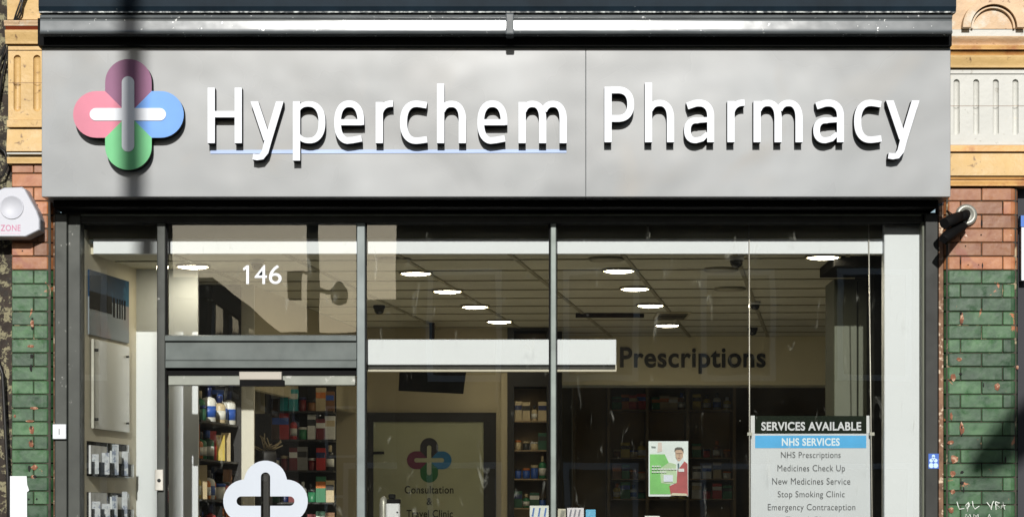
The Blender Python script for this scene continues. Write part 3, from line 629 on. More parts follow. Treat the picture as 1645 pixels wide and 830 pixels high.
# sticker cross outline on the door glass
y = -.004; s0 = (D + y) / F
ox, oz = X(426.5, y), Z(804, y)
outer = plus_pts(ox, oz, 65 * s0, 65 * s0, 68 * s0, 68 * s0, 34.5 * s0)
inner = plus_pts(ox, oz, 46 * s0, 46 * s0, 46.5 * s0, 46.5 * s0, 7.5 * s0)
def plus_fix(cx, cz, L_, r):
    P = []
    for ang in (0, 90, 180, 270):
        ca, sa = math.cos(R(ang)), math.sin(R(ang))
        q = [(r * .92, -r)] + [(L_ - r + r * math.cos(R(a)), r * math.sin(R(a))) for a in range(-90, 91, 10)]
        P += [(cx + x * ca - z * sa, cz + x * sa + z * ca) for x, z in q]
    return P
g = M(); n = len(outer); vs = [(x, y, z) for x, z in outer] + [(x, y, z) for x, z in inner]; vs += [(v[0], v[1] + .002, v[2]) for v in vs]
fs = []
for i in range(n):
    j = (i + 1) % n; fs += [(i, j, n + j, n + i), (2 * n + i, 3 * n + i, 3 * n + j, 2 * n + j), (i, 2 * n + i, 2 * n + j, j), (n + i, n + j, 3 * n + j, 3 * n + i)]
g.add(vs, fs); g.build('cross_sticker', mat('frosted white vinyl', (.47, .51, .56), .6, 0, .03), dr)

# small plates on the rails
t = thing('number_plate', 'small white plate with a figure 1 on the alarm side guide rail', 'plate', (X(95, -.11), -.11, Z(705, -.11)))
g = M(); g.bbox(X(84.5, -.125), X(106, -.125), -.125, -.101, Z(704.5, -.12), Z(681, -.12), .003); g.build('plate', M_WHITE, t)
ptext('figure', '1', 94, 96, 688, 697.5, -.1265, mat('grey print', (.25, .25, .25), .5), t, .02)
t = thing('round_symbol_sticker', 'small blue sticker with pale symbols on the guide rail beside the green bricks', 'sticker', (X(1499, -.1), -.1, Z(751, -.1)))
g = M(); g.box(X(1491.5, -.102), X(1508, -.102), -.103, -.1005, Z(752, -.1), Z(728, -.1)); g.build('backing', mat('sticker blue', (.02, .10, .42), .4), t)
g = M()
for a, c, r in ((1496, 739, 3), (1503, 739, 3), (1496, 747, 4), (1503, 747, 4), (1499.5, 732, 2.6), (1499.5, 736, 3)): g.lathe((X(a, -.103), -.1032, Z(c, -.103)), [(r * s0, 0), (r * s0, .001)], 14, 'y')
g.build('symbols', mat('sticker pale blue', (.45, .62, .85), .5), t)

# ------------------------------------------------------------------ interior shell
def W(x, y): return x + SK * y
FL = .0
g = M(); g.prism([(0, 0)] * 0 or [(-2.5, 0), (-2.5, -.1), (4, -.1), (4, 0)], .07, 10.2); g.build('shop_floor', M_FLOOR, kind='structure')
# ceiling slab with grid
yb = 8.6
g = M(); vs = [(-2.6, .165), (2.1, .165), (W(2.1, yb), yb), (-2.6 + SK * yb, yb)]
g.add([(x, y, CEIL) for x, y in vs] + [(x, y, CEIL + .06) for x, y in vs], [(0, 3, 2, 1), (4, 5, 6, 7), (0, 1, 5, 4), (1, 2, 6, 5), (2, 3, 7, 6), (3, 0, 4, 7)])
ce = g.build('ceiling', M_CEIL, kind='structure')
g = M(); s1 = -.045
for k in range(15):       # cross tees
    y0 = .42 + .6 * k
    xa, xb = -2.3 + SK * y0, 2.05 + SK * y0
    g.add([(xa, y0 - s1 * 2.2, CEIL - .006), (xb, y0 + s1 * 2.2, CEIL - .006), (xb, y0 + .024 + s1 * 2.2, CEIL - .006), (xa, y0 + .024 - s1 * 2.2, CEIL - .006),
           (xa, y0 - s1 * 2.2, CEIL - .001), (xb, y0 + s1 * 2.2, CEIL - .001), (xb, y0 + .024 + s1 * 2.2, CEIL - .001), (xa, y0 + .024 - s1 * 2.2, CEIL - .001)],
          [(0, 1, 2, 3), (4, 7, 6, 5), (0, 4, 5, 1), (1, 5, 6, 2), (2, 6, 7, 3), (3, 7, 4, 0)])
for k in range(7):        # main tees, running back at the slant
    xa = -1.9 + .62 * k; z0 = CEIL - .0075
    g.add([(xa + SK * .12, .12, z0), (xa + .024 + SK * .12, .12, z0), (xa + .024 + SK * 8.4, 8.4, z0), (xa + SK * 8.4, 8.4, z0)] + [(p[0], p[1], z0 + .0065) for p in [(xa + SK * .12, .12), (xa + .024 + SK * .12, .12), (xa + .024 + SK * 8.4, 8.4), (xa + SK * 8.4, 8.4)]],
          [(0, 3, 2, 1), (4, 5, 6, 7), (0, 1, 5, 4), (1, 2, 6, 5), (2, 3, 7, 6), (3, 0, 4, 7)])
g.build('ceiling_grid', M_GRID, ce)
# bulkhead along the glass: the bright strip is its sunlit lower edge
g = M(); g.box(X(150, .1), X(1420, .1), .10, .16, CEIL - .004, 3.152); g.cm = 1; g.box(-2.35, 2.3, .12, .16, 3.153, 3.36); g.build('bulkhead', [M_BOARD, mat('olive painted shade', (.16, .155, .095), .8)], kind='structure')  # upper board's olive is shade painted on a white bulkhead
# walls
def wallq(name, pts, z0, z1, m, th=.08):
    """upright slab through plan points (x, y)"""
    g = M()
    for (xa, ya), (xb, yb_) in zip(pts, pts[1:]):
        d = Vector((xb - xa, yb_ - ya)); nrm = Vector((-d.y, d.x)).normalized() * th
        q = [(xa, ya), (xb, yb_), (xb + nrm.x, yb_ + nrm.y), (xa + nrm.x, ya + nrm.y)]
        g.add([(x, y, z0) for x, y in q] + [(x, y, z1) for x, y in q], [(0, 3, 2, 1), (4, 5, 6, 7), (0, 1, 5, 4), (1, 2, 6, 5), (2, 3, 7, 6), (3, 0, 4, 7)])
    return g.build(name, m, kind='structure')
M_WALLW = mat('white window wall', (.60, .56, .45), .6, 0, .03, 2)
xA = X(219, .97); xB = X(318, .97)
wallq('window_side_wall', [(X(136, .06), .06), (xA, .97)], 0, 3.2, M_WALLW)
wallq('window_back_wall', [(xA, .97), (xB, .97)], 0, CEIL - .001, mat('window back board', (.62, .66, .70), .55, 0, .03, 2), .05)
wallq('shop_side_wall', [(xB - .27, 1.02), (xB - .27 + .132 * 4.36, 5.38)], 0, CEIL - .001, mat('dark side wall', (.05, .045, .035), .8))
M_STUB = mat('pale interior stub wall', (.66, .64, .55), .6, 0, .04, 2)
wallq('shop_side_stub', [(X(330, 1.96), 1.96), (X(408, 1.96), 1.96)], 0, CEIL - .001, M_STUB, .05)
wallq('shelf_pelmet', [(X(408, 1.96), 2.012), (X(408, 1.96) + SK * 3.3, 5.38)], 2.43, CEIL - .001, M_WALL, .05)
wallq('back_wall', [(-1.6, 5.40), (.0, 5.40)], 0, CEIL - .001, M_WALL)
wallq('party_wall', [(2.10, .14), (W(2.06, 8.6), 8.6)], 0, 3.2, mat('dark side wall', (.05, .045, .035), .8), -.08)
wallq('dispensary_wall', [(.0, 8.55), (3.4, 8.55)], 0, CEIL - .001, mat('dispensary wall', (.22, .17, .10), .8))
# prescriptions bulkhead
BH = 6.2
zb0, zt0 = Z(618, BH), CEIL - .002
g = M(); g.box(X(893, BH), X(1341, BH) + .3, BH, BH + .4, zb0, zt0)
ph = thing('dispensary_bulkhead', 'cream bulkhead lettered Prescriptions over the dispensary counter', 'bulkhead', (1.4, BH, zb0))
g.build('board', mat('cream bulkhead', (.84, .77, .54), .7, 0, .06, 1.5), ph)
ptext('lettering', 'Prescriptions', 996, 1230, 557, 600, BH - .012, mat('dark brown lettering', (.012, .012, .01), .5), ph, .022, thick=.01)
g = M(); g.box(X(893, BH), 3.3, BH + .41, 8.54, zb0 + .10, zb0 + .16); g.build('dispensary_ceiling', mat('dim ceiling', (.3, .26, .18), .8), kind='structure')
# dark opening flank
g = M(); g.box(X(893, 5.9), X(902, 5.9), 5.7, 6.18, 0, CEIL - .003); tag(g.build('dark_post', M_RACK), 'black post between the display cabinet and the dispensary opening', 'post')
# dispensary counter
dc = thing('dispensary_counter', 'dark dispensary counter below the cream bulkhead', 'counter', (1.5, 5.6, 0))
g = M(); g.box(.38, 2.75, 5.5, 6.1, 0, 1.05); g.build('body', mat('dark counter front', (.04, .035, .03), .5), dc)
g = M(); g.bbox(.34, 2.79, 5.45, 6.14, 1.051, 1.09, .006); g.build('worktop', mat('counter top', (.2, .18, .15), .4), dc)

# ------------------------------------------------------------------ ceiling lights
E_LAMP = emit('warm downlight', (1.0, .89, .66), 42); M_RIM = mat('downlight rim', (.30, .28, .20), .5); E_DIM = mat('unlit downlight disc', (.42, .38, .26), .5)
def lamp(x, y, label, lit=True):
    t = thing('ceiling_light', label, 'ceiling light', (x, y, CEIL), 'round downlights in the shop ceiling')
    g = M(); g.lathe((x, y, CEIL), [(.098, -.001), (.102, -.012), (.094, -.016), (.088, -.010), (.088, -.001)], 28); g.build('rim', M_RIM, t)
    g = M(); g.lathe((x, y, CEIL), [(.087, -.009), (.082, -.015), (.060, -.020), (.001, -.021)], 28); g.build('diffuser', E_LAMP if lit else E_DIM, t); return t
def cpos(px, py): y = F * (CEIL - 1.6) / (838 - py) - D; return X(px, y), y
for px, py, lb, lit in ((310, 425, 'lit round downlight behind the door transom, beside the house number', 1),
        (632, 415, 'dim round downlight just under the white strip, next to the door side mullion', 0),
        (668, 436, 'lit downlight first and nearest the glass in the row above the clinic door pane', 1), (719, 465, 'lit downlight second from the glass in the row above the clinic door pane', 1),
        (763, 490, 'lit downlight third from the glass in the row above the clinic door pane', 1), (802, 514, 'lit downlight fourth and deepest in the row above the clinic door pane', 1),
        (974, 414, 'dim round downlight just under the white strip above the word Prescriptions', 0), (994, 432, 'lit downlight first from the glass in the row above the Prescriptions board', 1),
        (1020, 461, 'lit downlight second from the glass in the row above the Prescriptions board', 1), (1045, 488, 'lit downlight third from the glass in the row above the Prescriptions board', 1),
        (1072, 520, 'lit downlight deepest in the row above the Prescriptions board', 1), (1158, 431, 'dim downlight close to the white dome camera by the hanging wire', 0),
        (1173, 462, 'dim downlight deeper in beyond the white dome camera by the hanging wire', 0), (1322, 410, 'lit downlight near the grey cupboard, just under the white strip', 1)):
    x, y = cpos(px, py); lamp(x, y, lb, bool(lit))
def dome(px, py, r, label, white):
    x, y = cpos(px, py); t = thing('dome_camera', label, 'dome camera', (x, y, CEIL), 'small dome cameras on the ceiling')
    g = M(); g.lathe((x, y, CEIL), [(r, -.001), (r * 1.02, -r * .45), (r * .9, -r * .6)], 20); g.build('base', M_WHITE if white else M_BLACK, t)
    g = M(); g.lathe((x, y, CEIL), [(r * .88, -r * .6), (r * .8, -r * 1.1), (r * .55, -r * 1.45), (r * .02, -r * 1.6)], 20); g.build('dome', mat('smoked dome', (.01, .01, .01), .15), t)
dome(1183, 411, .042, 'white based dome camera hanging beside the thin wire above the services board', True)
dome(413, 417, .038, 'white based dome camera behind the house number on the transom', True)
dome(609, 490, .040, 'black dome camera by the mullion, above the clinic door', False)
dome(1213, 484, .036, 'white based dome camera half way back by the thin wire', True)
dome(1209, 526, .038, 'black dome camera deep in the shop just above the word Prescriptions', False)
dome(866, 531, .036, 'black dome camera at the top of the narrow display cabinet', False)
# long slot diffuser and square vent
x, y = cpos(925, 502); x2, y2 = cpos(1036, 500)
g = M(); g.box(x, x2, y, y + .07, CEIL - .03, CEIL - .002); tag(g.build('slot_vent', M_BLACK), 'long black slot vent in the ceiling above the fascia end', 'vent')
v = thing('ceiling_vent', 'square louvred vent in the ceiling between two downlights', 'vent', (X(1078, 4.0), 4.0, CEIL))
xv, yv = cpos(1056, 500); g = M(); g.box(xv, xv + .24, yv, yv + .55, CEIL - .012, CEIL - .002); g.build('frame', M_WALL, v)
g = M()
for k in range(4): g.box(xv + .02, xv + .22, yv + .06 + .12 * k, yv + .11 + .12 * k, CEIL - .016, CEIL - .0125)
g.build('slats', M_BLACK, v)

# ------------------------------------------------------------------ window display: blank white board, inner board
wb = thing('hanging_fascia_board', 'blank white board hanging across two panes above the clinic door', 'board', (X(790, .12), .12, Z(597, .12)))
g = M(); g.bbox(X(583, .12), X(990, .12), .12, .17, Z(585.5, .12), Z(545, .12), .003); g.build('board', M_BOARD, wb)
g = M(); g.box(X(584, .13), X(988, .13), .14, .17, Z(593, .13), Z(586, .13)); g.build('shadow_gap', M_FRAME_D, wb)
g = M(); g.bbox(X(583, .12), X(990.5, .12), .12, .172, Z(596.5, .12), Z(593.2, .12), .002); g.box(X(988.6, .12), X(990.5, .12), .121, .17, Z(593.1, .12), Z(585.7, .12)); g.build('lip', M_WALLW, wb)
g = M(); g.bbox(X(1420.5, .03), X(1479.5, .03), .03, .062, .31, 3.24, .004); g.box(X(1421, .03), X(1424, .03), .0621, .14, .31, 3.24)
ib = g.build('inner_board', M_BOARD); tag(ib, 'tall bright white board standing behind the glass beside the dark guide rail', 'board')
# dark soffit and cupboard
g = M(); g.box(X(1341, .25), X(1421, .25), .25, .92, 3.02, CEIL - .001); tag(g.build('dark_soffit', M_BLACK), 'black boxed soffit over the grey cupboard', 'soffit')
cb = thing('grey_cupboard', 'tall grey green cupboard behind the services board wires', 'cupboard', (X(1372, .9), .9, 0))
zc = Z(448, .9)
g = M(); g.bbox(X(1340, .9), X(1377, .9), .90, 1.3, 0, zc); g.build('door_leaf', M_CUPB, cb); g = M(); g.bbox(X(1379, .9), X(1404, .9), .905, 1.3, 0, zc); g.build('door_leaf', M_CUPB, cb)
g = M(); g.box(X(1376.6, .9), X(1379.4, .9), .93, 1.29, 0, zc - .01); g.build('gap', M_BLACK, cb)
g = M(); g.box(X(1404.5, .6), X(1421, .6), .6, 1.4, 0, CEIL - .002); tag(g.build('black_panel', M_BLACK), 'black upright panel between the grey cupboard and the white board', 'panel')

# left window wall: poster, notice frame, leaflet holders, placed on the slanted wall
sa_ = (xA - X(136, .06)) / (.97 - .06)
def wp(y, off=0.0): return (X(136, .06) + sa_ * (y - .06) + off, y)
def ycol(px):    # depth at which the slanted wall appears at pixel column px
    a = (px - 822) / F; return (a * D - X(136, .06) + sa_ * .06) / (sa_ - a)
def wslab(g, p0, p1, z0, z1, o0, o1):
    ya, yb2 = p0, p1
    q = [wp(ya, o0), wp(yb2, o0), wp(yb2, o1), wp(ya, o1)]
    g.add([(x, y, z0) for x, y in q] + [(x, y, z1) for x, y in q], [(0, 3, 2, 1), (4, 5, 6, 7), (0, 1, 5, 4), (1, 2, 6, 5), (2, 3, 7, 6), (3, 0, 4, 7)])
yn, yf_ = .10, ycol(204)
zz = lambda py, y: 1.6 + (838 - py) * (D + y) / F
pt, pm1, pm2, pbm = zz(452, yf_), zz(493, yf_), zz(515, yf_), zz(551, yf_)
po = thing('wall_poster', 'blue poster with a black lettered band on the side wall beside the alarm side jamb', 'poster', (wp(.5)[0], .5, pbm))
g = M(); wslab(g, yn, yf_, pm1, pt, .004, .012); g.build('blue_part', mat('poster blue', (.008, .035, .085), .35, 0, .5, 2, spot=(.5, .56), spot_c=(.02, .10, .19), spot_s=2.2, spec=.05), po)
g = M(); wslab(g, yn, yf_, pbm, pm1 - .0005, .004, .012); g.build('pale_part', mat('poster pale', (.20, .23, .26), .35, 0, .2, 2, spot=(.5, .7), spot_c=(.24, .15, .14), spot_s=2, spec=.1), po)
g = M(); wslab(g, yn, ycol(176), pm2 + .012, pm1 + .03, .0125, .014)
wl = [(178, 181), (184, 186), (188, 190), (192, 193.5), (196, 198)]
for a, c in wl: wslab(g, ycol(a), ycol(c), pm2 - .002, pm1 + .028, .0125, .014)
g.build('lettering_band', M_SIDE, po)
nf = thing('notice_frame', 'glossy white notice frame held by clips below the blue poster', 'notice frame', (wp(.5)[0], .5, zz(695, yf_)))
zt_, zb_ = zz(557, yf_), zz(694, yf_)
g = M(); wslab(g, ycol(146), yf_, zb_, zt_, .006, .014); g.build('sheet', mat('glossy notice sheet', (.62, .62, .58), .15, 0, .06, 3, coat=.6), nf)
g = M(); wslab(g, ycol(145), ycol(146), zb_ + .0, zt_, .006, .02); g.build('edge_strip', M_STEEL, nf)
g = M()
for zc_ in (zt_ - .06, zb_ + .05): g.tube([(*wp(ycol(148), .014), zc_), (*wp(ycol(148), .035), zc_)], .008, 10); g.tube([(*wp(ycol(199), .014), zc_), (*wp(ycol(199), .03), zc_)], .006, 10)
g.build('clip', M_FRAME_D, nf)
M_LEAF = mat('leaflet paper', (.62, .64, .66), .6, 0, .25, 12, spot=(.68, .70), spot_c=(.25, .30, .5), spot_s=14)
for k, (pa, pb_, pc, row) in enumerate(((136, 766, 711, 'upper'), (136, 840, 791, 'lower'))):
    h = thing('leaflet_holder', 'clear leaflet holder on the side wall, %s one of the pair below the notice frame' % row, 'leaflet holder', (wp(.5)[0], .5, zz(pb_, .4)), 'clear leaflet holders on the side wall')
    zl, zh = zz(pb_, .45), zz(pc, .45)
    g = M(); wslab(g, ycol(138), ycol(206), zl, zh, .004, .008); g.build('back_plate', M_ACRYL, h)
    g = M(); wslab(g, ycol(138), ycol(206), zl, zl + .008, .008, .035); wslab(g, ycol(138), ycol(206), zl + .008, zl + .08, .031, .035); wslab(g, ycol(170), ycol(171), zl, zh, .008, .05); g.build('tray', M_ACRYL, h)
    for (a, c, hh, m) in ((140, 166, .17, M_LEAF), (174, 203, .15, mat('leaflet paper pale', (.7, .72, .72), .6, 0, .1, 8))):
        g = M(); wslab(g, ycol(a), ycol(c), zl + .013, zl + hh, .009, .020); g.build('leaflets', m, h)
    g = M()
    for a in (142, 158, 174, 190): wslab(g, ycol(a), ycol(a) + .004, zl + .013, zl + random.uniform(.10, .19), .021, random.uniform(.050, .066))
    g.build('leaflet_fan', mat('bright leaflet stock', (.40, .43, .46), .5, 0, .2, 30, spot=(.52, .56), spot_c=(.16, .19, .26), spot_s=24), h)

# ------------------------------------------------------------------ products
KN = {'orange': (.62, .18, .03), 'green': (.03, .20, .09), 'dark green': (.02, .09, .05), 'red': (.5, .03, .03), 'white': (.72, .72, .68), 'blue': (.03, .10, .42), 'teal': (.03, .35, .38),
      'yellow': (.62, .48, .10), 'brown': (.22, .10, .04), 'pink': (.6, .25, .32), 'cream': (.55, .45, .28), 'grey': (.25, .25, .24), 'black': (.02, .02, .02)}
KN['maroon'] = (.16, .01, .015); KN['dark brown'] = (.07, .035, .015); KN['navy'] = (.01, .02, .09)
def pm(c): return mat('product ' + c, KN[c], .4, 0, .06, 20)
def product(kind, colour, cap, x, y, z, w, h, label, grp, ang=0.0):
    t = thing(kind, label, kind.replace('_', ' '), (x, y, z), grp)
    a = M(); r = w / 2
    if kind in ('bottle', 'sprayer'):
        nk = .72 if kind == 'bottle' else .66
        a.lathe((x, y, z), [(r * .92, 0), (r, .004), (r, h * (nk - .12)), (r * .82, h * (nk - .04)), (r * .38, h * nk), (r * .34, h * (nk + .1))], 12, sy=.8); a.build('body', pm(colour), t)
        c = M()
        if kind == 'bottle': c.lathe((x, y, z), [(r * .45, h * (nk + .02)), (r * .47, h * .97), (r * .40, h)], 10)
        else: c.lathe((x, y, z), [(r * .4, h * (nk + .02)), (r * .4, h * .9)], 10); c.box(x - r * 1.0, x + r * .5, y - r * .3, y + r * .3, z + h * .88, z + h)
        c.build('cap', pm(cap), t)
        c = M(); c.lathe((x, y, z), [(r * 1.015, h * .14), (r * 1.015, h * .46)], 12, sy=.81); c.build('label_band', pm('white' if colour != 'white' else 'blue'), t)
    elif kind == 'tub':
        a.lathe((x, y, z), [(r * .95, 0), (r, .004), (r, h * .8)], 14); a.build('body', pm(colour), t)
        c = M(); c.lathe((x, y, z), [(r * 1.05, h * .8), (r * 1.05, h * .97), (r * .98, h)], 14); c.build('lid', pm(cap), t)
    else:
        ca, sn = math.cos(ang), math.sin(ang); d = .03 if kind == 'carton' else .012
        q = [(x + u * ca - v * sn, y + u * sn + v * ca) for u, v in ((-r, -d), (r, -d), (r, d), (-r, d))]
        a.add([(p[0], p[1], z) for p in q] + [(p[0], p[1], z + h) for p in q], [(0, 3, 2, 1), (4, 5, 6, 7), (0, 1, 5, 4), (1, 2, 6, 5), (2, 3, 7, 6), (3, 0, 4, 7)]); a.build('body', pm(colour), t)
        d2 = d + .001; q = [(x + u * ca - v * sn, y + u * sn + v * ca) for u, v in ((-r * .99, -d2), (r * .99, -d2), (r * .99, -d + .0005), (-r * .99, -d + .0005))]
        c = M(); c.add([(p[0], p[1], z + h * .55) for p in q] + [(p[0], p[1], z + h * .8) for p in q], [(0, 3, 2, 1), (4, 5, 6, 7), (0, 1, 5, 4), (1, 2, 6, 5), (2, 3, 7, 6), (3, 0, 4, 7)]); c.build('print_band', pm(cap), t)
    return t
LABS = set()
def row(spots, z, where, grp, kinds, colours, w, h, fixed=None, ang=0.0):
    """a shelf row: neighbours name each item"""
    for tries in range(60):
        its = [(random.choice(kinds), random.choice(colours)) for _ in spots]
        if fixed:
            for k, v in fixed.items(): its[k] = v
        labs = []
        nm = lambda i: (its[i][1] + ' ' + its[i][0].replace('_', ' '))
        for i in range(len(its)):
            if i == 0: l = '%s at the near end of %s beside %s' % (nm(i), where, nm(1))
            elif i == len(its) - 1: l = '%s at the far end of %s beside %s' % (nm(i), where, nm(i - 1))
            else: l = '%s between %s and %s on the %s' % (nm(i), nm(i - 1), nm(i + 1), where)
            labs.append(l)
        if len(set(labs)) == len(labs) and not (set(labs) & LABS): break
    LABS.update(labs)
    for i, ((x, y), (k, c)) in enumerate(zip(spots, its)):
        ww = w * random.uniform(.85, 1.1); hh = h * random.uniform(.72, 1.0)
        if k == 'tub': hh *= .55
        if k == 'carton': ww *= 1.15
        product(k, c, random.choice([q for q in ('white', 'navy', 'blue', 'black', 'cream', 'white', 'orange') if q != c]), x, y, z, ww, hh, labs[i], grp, ang)
# wall bay seen through the door glass
ws = thing('wall_shelving', 'black wall shelving in the side bay, seen through the door glass beside the white board', 'shelving', (xB - .1, 1.5, 0))
xfe = lambda y: xB + .005 + SK * (y - .97)
names = ['top', 'second', 'third', 'fourth', 'fifth', 'sixth']
zs = [1.6 + v for v in (.600, .372, .136, -.10)]
for k, z in enumerate(zs):
    g = M(); q = [(xfe(1.03) - .25, 1.03), (xfe(1.03), 1.03), (xfe(1.92), 1.92), (xfe(1.92) - .25, 1.92)]
    g.add([(x, y, z - .012) for x, y in q] + [(x, y, z) for x, y in q], [(0, 3, 2, 1), (4, 5, 6, 7), (0, 1, 5, 4), (1, 2, 6, 5), (2, 3, 7, 6), (3, 0, 4, 7)]); g.build('shelf', M_SHELF, ws)
g = M(); q = [(xfe(1.03) - .25, 1.03), (xfe(1.92) - .25, 1.92)]
g.add([(q[0][0], q[0][1], 0), (q[1][0], q[1][1], 0), (q[1][0] - .01, q[1][1], 0), (q[0][0] - .01, q[0][1], 0), (q[0][0], q[0][1], 3.0), (q[1][0], q[1][1], 3.0), (q[1][0] - .01, q[1][1], 3.0), (q[0][0] - .01, q[0][1], 3.0)],
      [(0, 3, 2, 1), (4, 5, 6, 7), (0, 1, 5, 4), (1, 2, 6, 5), (2, 3, 7, 6), (3, 0, 4, 7)]); g.build('back_panel', M_RACK, ws)
g = M(); g.box(xfe(1.92) - .25, X(387, 1.93), 1.925, 1.95, 0, CEIL - .003); g.build('end_panel', M_RACK, ws)
allc = ['white', 'teal', 'white', 'orange', 'green', 'red', 'white', 'blue', 'teal', 'yellow', 'brown', 'cream', 'pink', 'dark green', 'black']
fx = [{0: ('tub', 'brown'), 1: ('tub', 'dark green'), 2: ('bottle', 'green'), 4: ('bottle', 'blue'), 5: ('bottle', 'cream'), 6: ('sprayer', 'white'), 7: ('bottle', 'white')},
      {0: ('carton', 'orange'), 1: ('bottle', 'orange'), 2: ('bottle', 'green'), 3: ('bottle', 'dark green'), 4: ('carton', 'red'), 5: ('carton', 'yellow'), 7: ('sprayer', 'teal')},
      {1: ('carton', 'cream'), 2: ('bottle', 'orange'), 5: ('tub', 'white')}, {}]
for k, z in enumerate(zs):
    ys = [1.10 + .112 * i for i in range(8)]
    sp = [(xfe(y) - random.uniform(.05, .09), y) for y in ys]
    row(sp, z + .001, '%s side-bay shelf' % names[k], 'products on the side bay shelving', ['bottle', 'carton', 'bottle', 'sprayer', 'tub'], allc, .085, .215, fx[k], ang=-1.1)
# second, deeper row of side bay stock is left out: the front row hides it
# rack facing the door
rk = thing('product_rack', 'tall black product rack deep inside, seen through the upper half of the door glass', 'shelving', (X(480, 3), 3.1, 0))
YR = 3.0
rx0, rx1 = X(432, YR), X(535, YR)
g = M(); g.box(rx0, rx1, YR + .28, YR + .32, 0, 2.85); g.box(rx0 - .012, rx0, YR + .02, YR + .32, 0, 2.85); g.build('frame', M_RACK, rk)
rz = [Z(p, YR) for p in (659.5, 705, 754.5, 806, 858)]
for z in rz: g = M(); g.box(rx0, rx1, YR, YR + .28, z - .012, z); g.build('shelf', M_SHELF, rk)
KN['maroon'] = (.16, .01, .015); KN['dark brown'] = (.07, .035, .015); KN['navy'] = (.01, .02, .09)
dk_shade = ['maroon', 'dark green', 'dark brown', 'black', 'navy', 'brown', 'teal', 'white', 'grey', 'maroon']  # dark goods colours stand in for the shade on this rack
fr = [{1: ('carton', 'teal'), 2: ('carton', 'teal'), 5: ('carton', 'cream'), 6: ('carton', 'brown')}, {1: ('carton', 'red'), 2: ('bottle', 'red'), 3: ('tub', 'green')}, {0: ('tub', 'white'), 5: ('carton', 'red')}, {4: ('tub', 'green'), 5: ('carton', 'green'), 6: ('carton', 'cream')}, {}]
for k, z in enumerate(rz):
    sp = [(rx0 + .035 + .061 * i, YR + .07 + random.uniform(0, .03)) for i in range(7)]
    row(sp, z + .001, '%s tall-rack shelf' % names[k], 'products on the tall rack', ['bottle', 'carton', 'carton', 'tub'], dk_shade, .054, .182, fr[k])
# brush stand hanging between
bs = thing('brush_bunch', 'bunch of pale bristly make-up brushes in front of the tall rack', 'brushes', (X(424, 2.6), 2.6, Z(724, 2.6)))
g = M()
for k in range(16):
    a = R(random.uniform(-75, 85)); x0_ = X(424, 2.6) + random.uniform(-.03, .05); z0_ = Z(724, 2.6); l = random.uniform(.05, .12)
    g.tube([(x0_, 2.6, z0_), (x0_ + l * math.sin(a), 2.58, z0_ + l * abs(math.cos(a)) + .02)], .0035, 5)
g.build('bristles', pm('cream'), bs)
g = M(); g.lathe((X(426, 2.6), 2.6, Z(760, 2.6)), [(.07, 0), (.075, .12), (.07, .145)], 14); g.build('pot', M_RACK, bs)
g = M(); g.box(X(412, 2.6), X(434, 2.6), 2.5, 2.75, 0, Z(761, 2.6)); g.build('plinth', M_RACK, bs)
g = M(); g.box(X(407, 2.85), X(436, 2.85), 2.85, 2.9, 0, Z(664, 2.85)); g.cm = 1; g.box(X(407, 2.85), X(424, 2.85), 2.851, 2.9, Z(663.9, 2.85), 2.95); tag(g.build('rack_end_panel', [M_RACK, M_WALL]), 'black end panel between the white stub wall and the tall product rack', 'panel')

# ------------------------------------------------------------------ clinic door, screen, display cabinet
CY = 5.36
cd = thing('consultation_door', 'black framed olive door lettered Consultation and Travel Clinic', 'door', (X(694, CY), CY, 0))
cx0, cx1, ctp = X(590, CY), X(797, CY), Z(662, CY)
fw = 20 * (D + CY) / F
g = M(); g.box(cx0, cx0 + .045, CY, 5.39, 0, ctp); g.box(cx1 - fw, cx1, CY, 5.39, 0, ctp); g.box(cx0 + .045, cx1 - fw, CY, 5.39, ctp - .07, ctp); g.build('frame', M_RACK, cd)
g = M(); g.box(cx0 + .046, cx1 - fw - .001, CY + .012, 5.39, .01, ctp - .071); g.build('panel', M_OLIVE, cd)
PCD = [mat('dark violet print', (.008, .006, .012), .5), mat('maroon print', (.11, .004, .04), .5), mat('deep green print', (.003, .10, .02), .5), mat('deep blue print', (.004, .13, .30), .5)]
yq = CY + .009; s5 = (D + yq) / F
cxp, czp = X(689.5, yq), Z(738.5, yq)
for k, ang in enumerate((90, 180, 270, 0)):       # petals with the cross left open
    arm, r, ir, il = 21.5 * s5, 14.3 * s5, 3.6 * s5, 24 * s5
    ca, sn = math.cos(R(ang)), math.sin(R(ang))
    q = [(ir, -ir), (r, -r), (arm, -r)] + [(arm + r * math.cos(R(a)), r * math.sin(R(a))) for a in range(-80, 81, 10)] + [(arm, r), (r, r), (ir, ir)]
    q += [(il - ir + ir * math.cos(R(a)), ir * math.sin(R(a))) for a in range(90, -91, -18)]
    P = [(cxp + x * ca - z * sn, czp + x * sn + z * ca) for x, z in q]
    g = M(); n = len(P); cm_ = M()
    me_pts = [(x, yq, z) for x, z in P]
    # triangulate through bmesh for the concave outline
    bm = bmesh.new(); bv = [bm.verts.new(p) for p in me_pts]; f = bm.faces.new(bv); ex = bmesh.ops.extrude_face_region(bm, geom=[f])
    for vv in ex['geom']:
        if isinstance(vv, bmesh.types.BMVert): vv.co.y += .002
    bmesh.ops.triangulate(bm, faces=bm.faces); bmesh.ops.recalc_face_normals(bm, faces=bm.faces)
    me = bpy.data.meshes.new('petal'); off = ROOT[cd.name]
    for vv in bm.verts: vv.co -= off
    bm.to_mesh(me); bm.free(); me.materials.append(PCD[k]); o = bpy.data.objects.new('petal', me); COL.objects.link(o); o.parent = cd
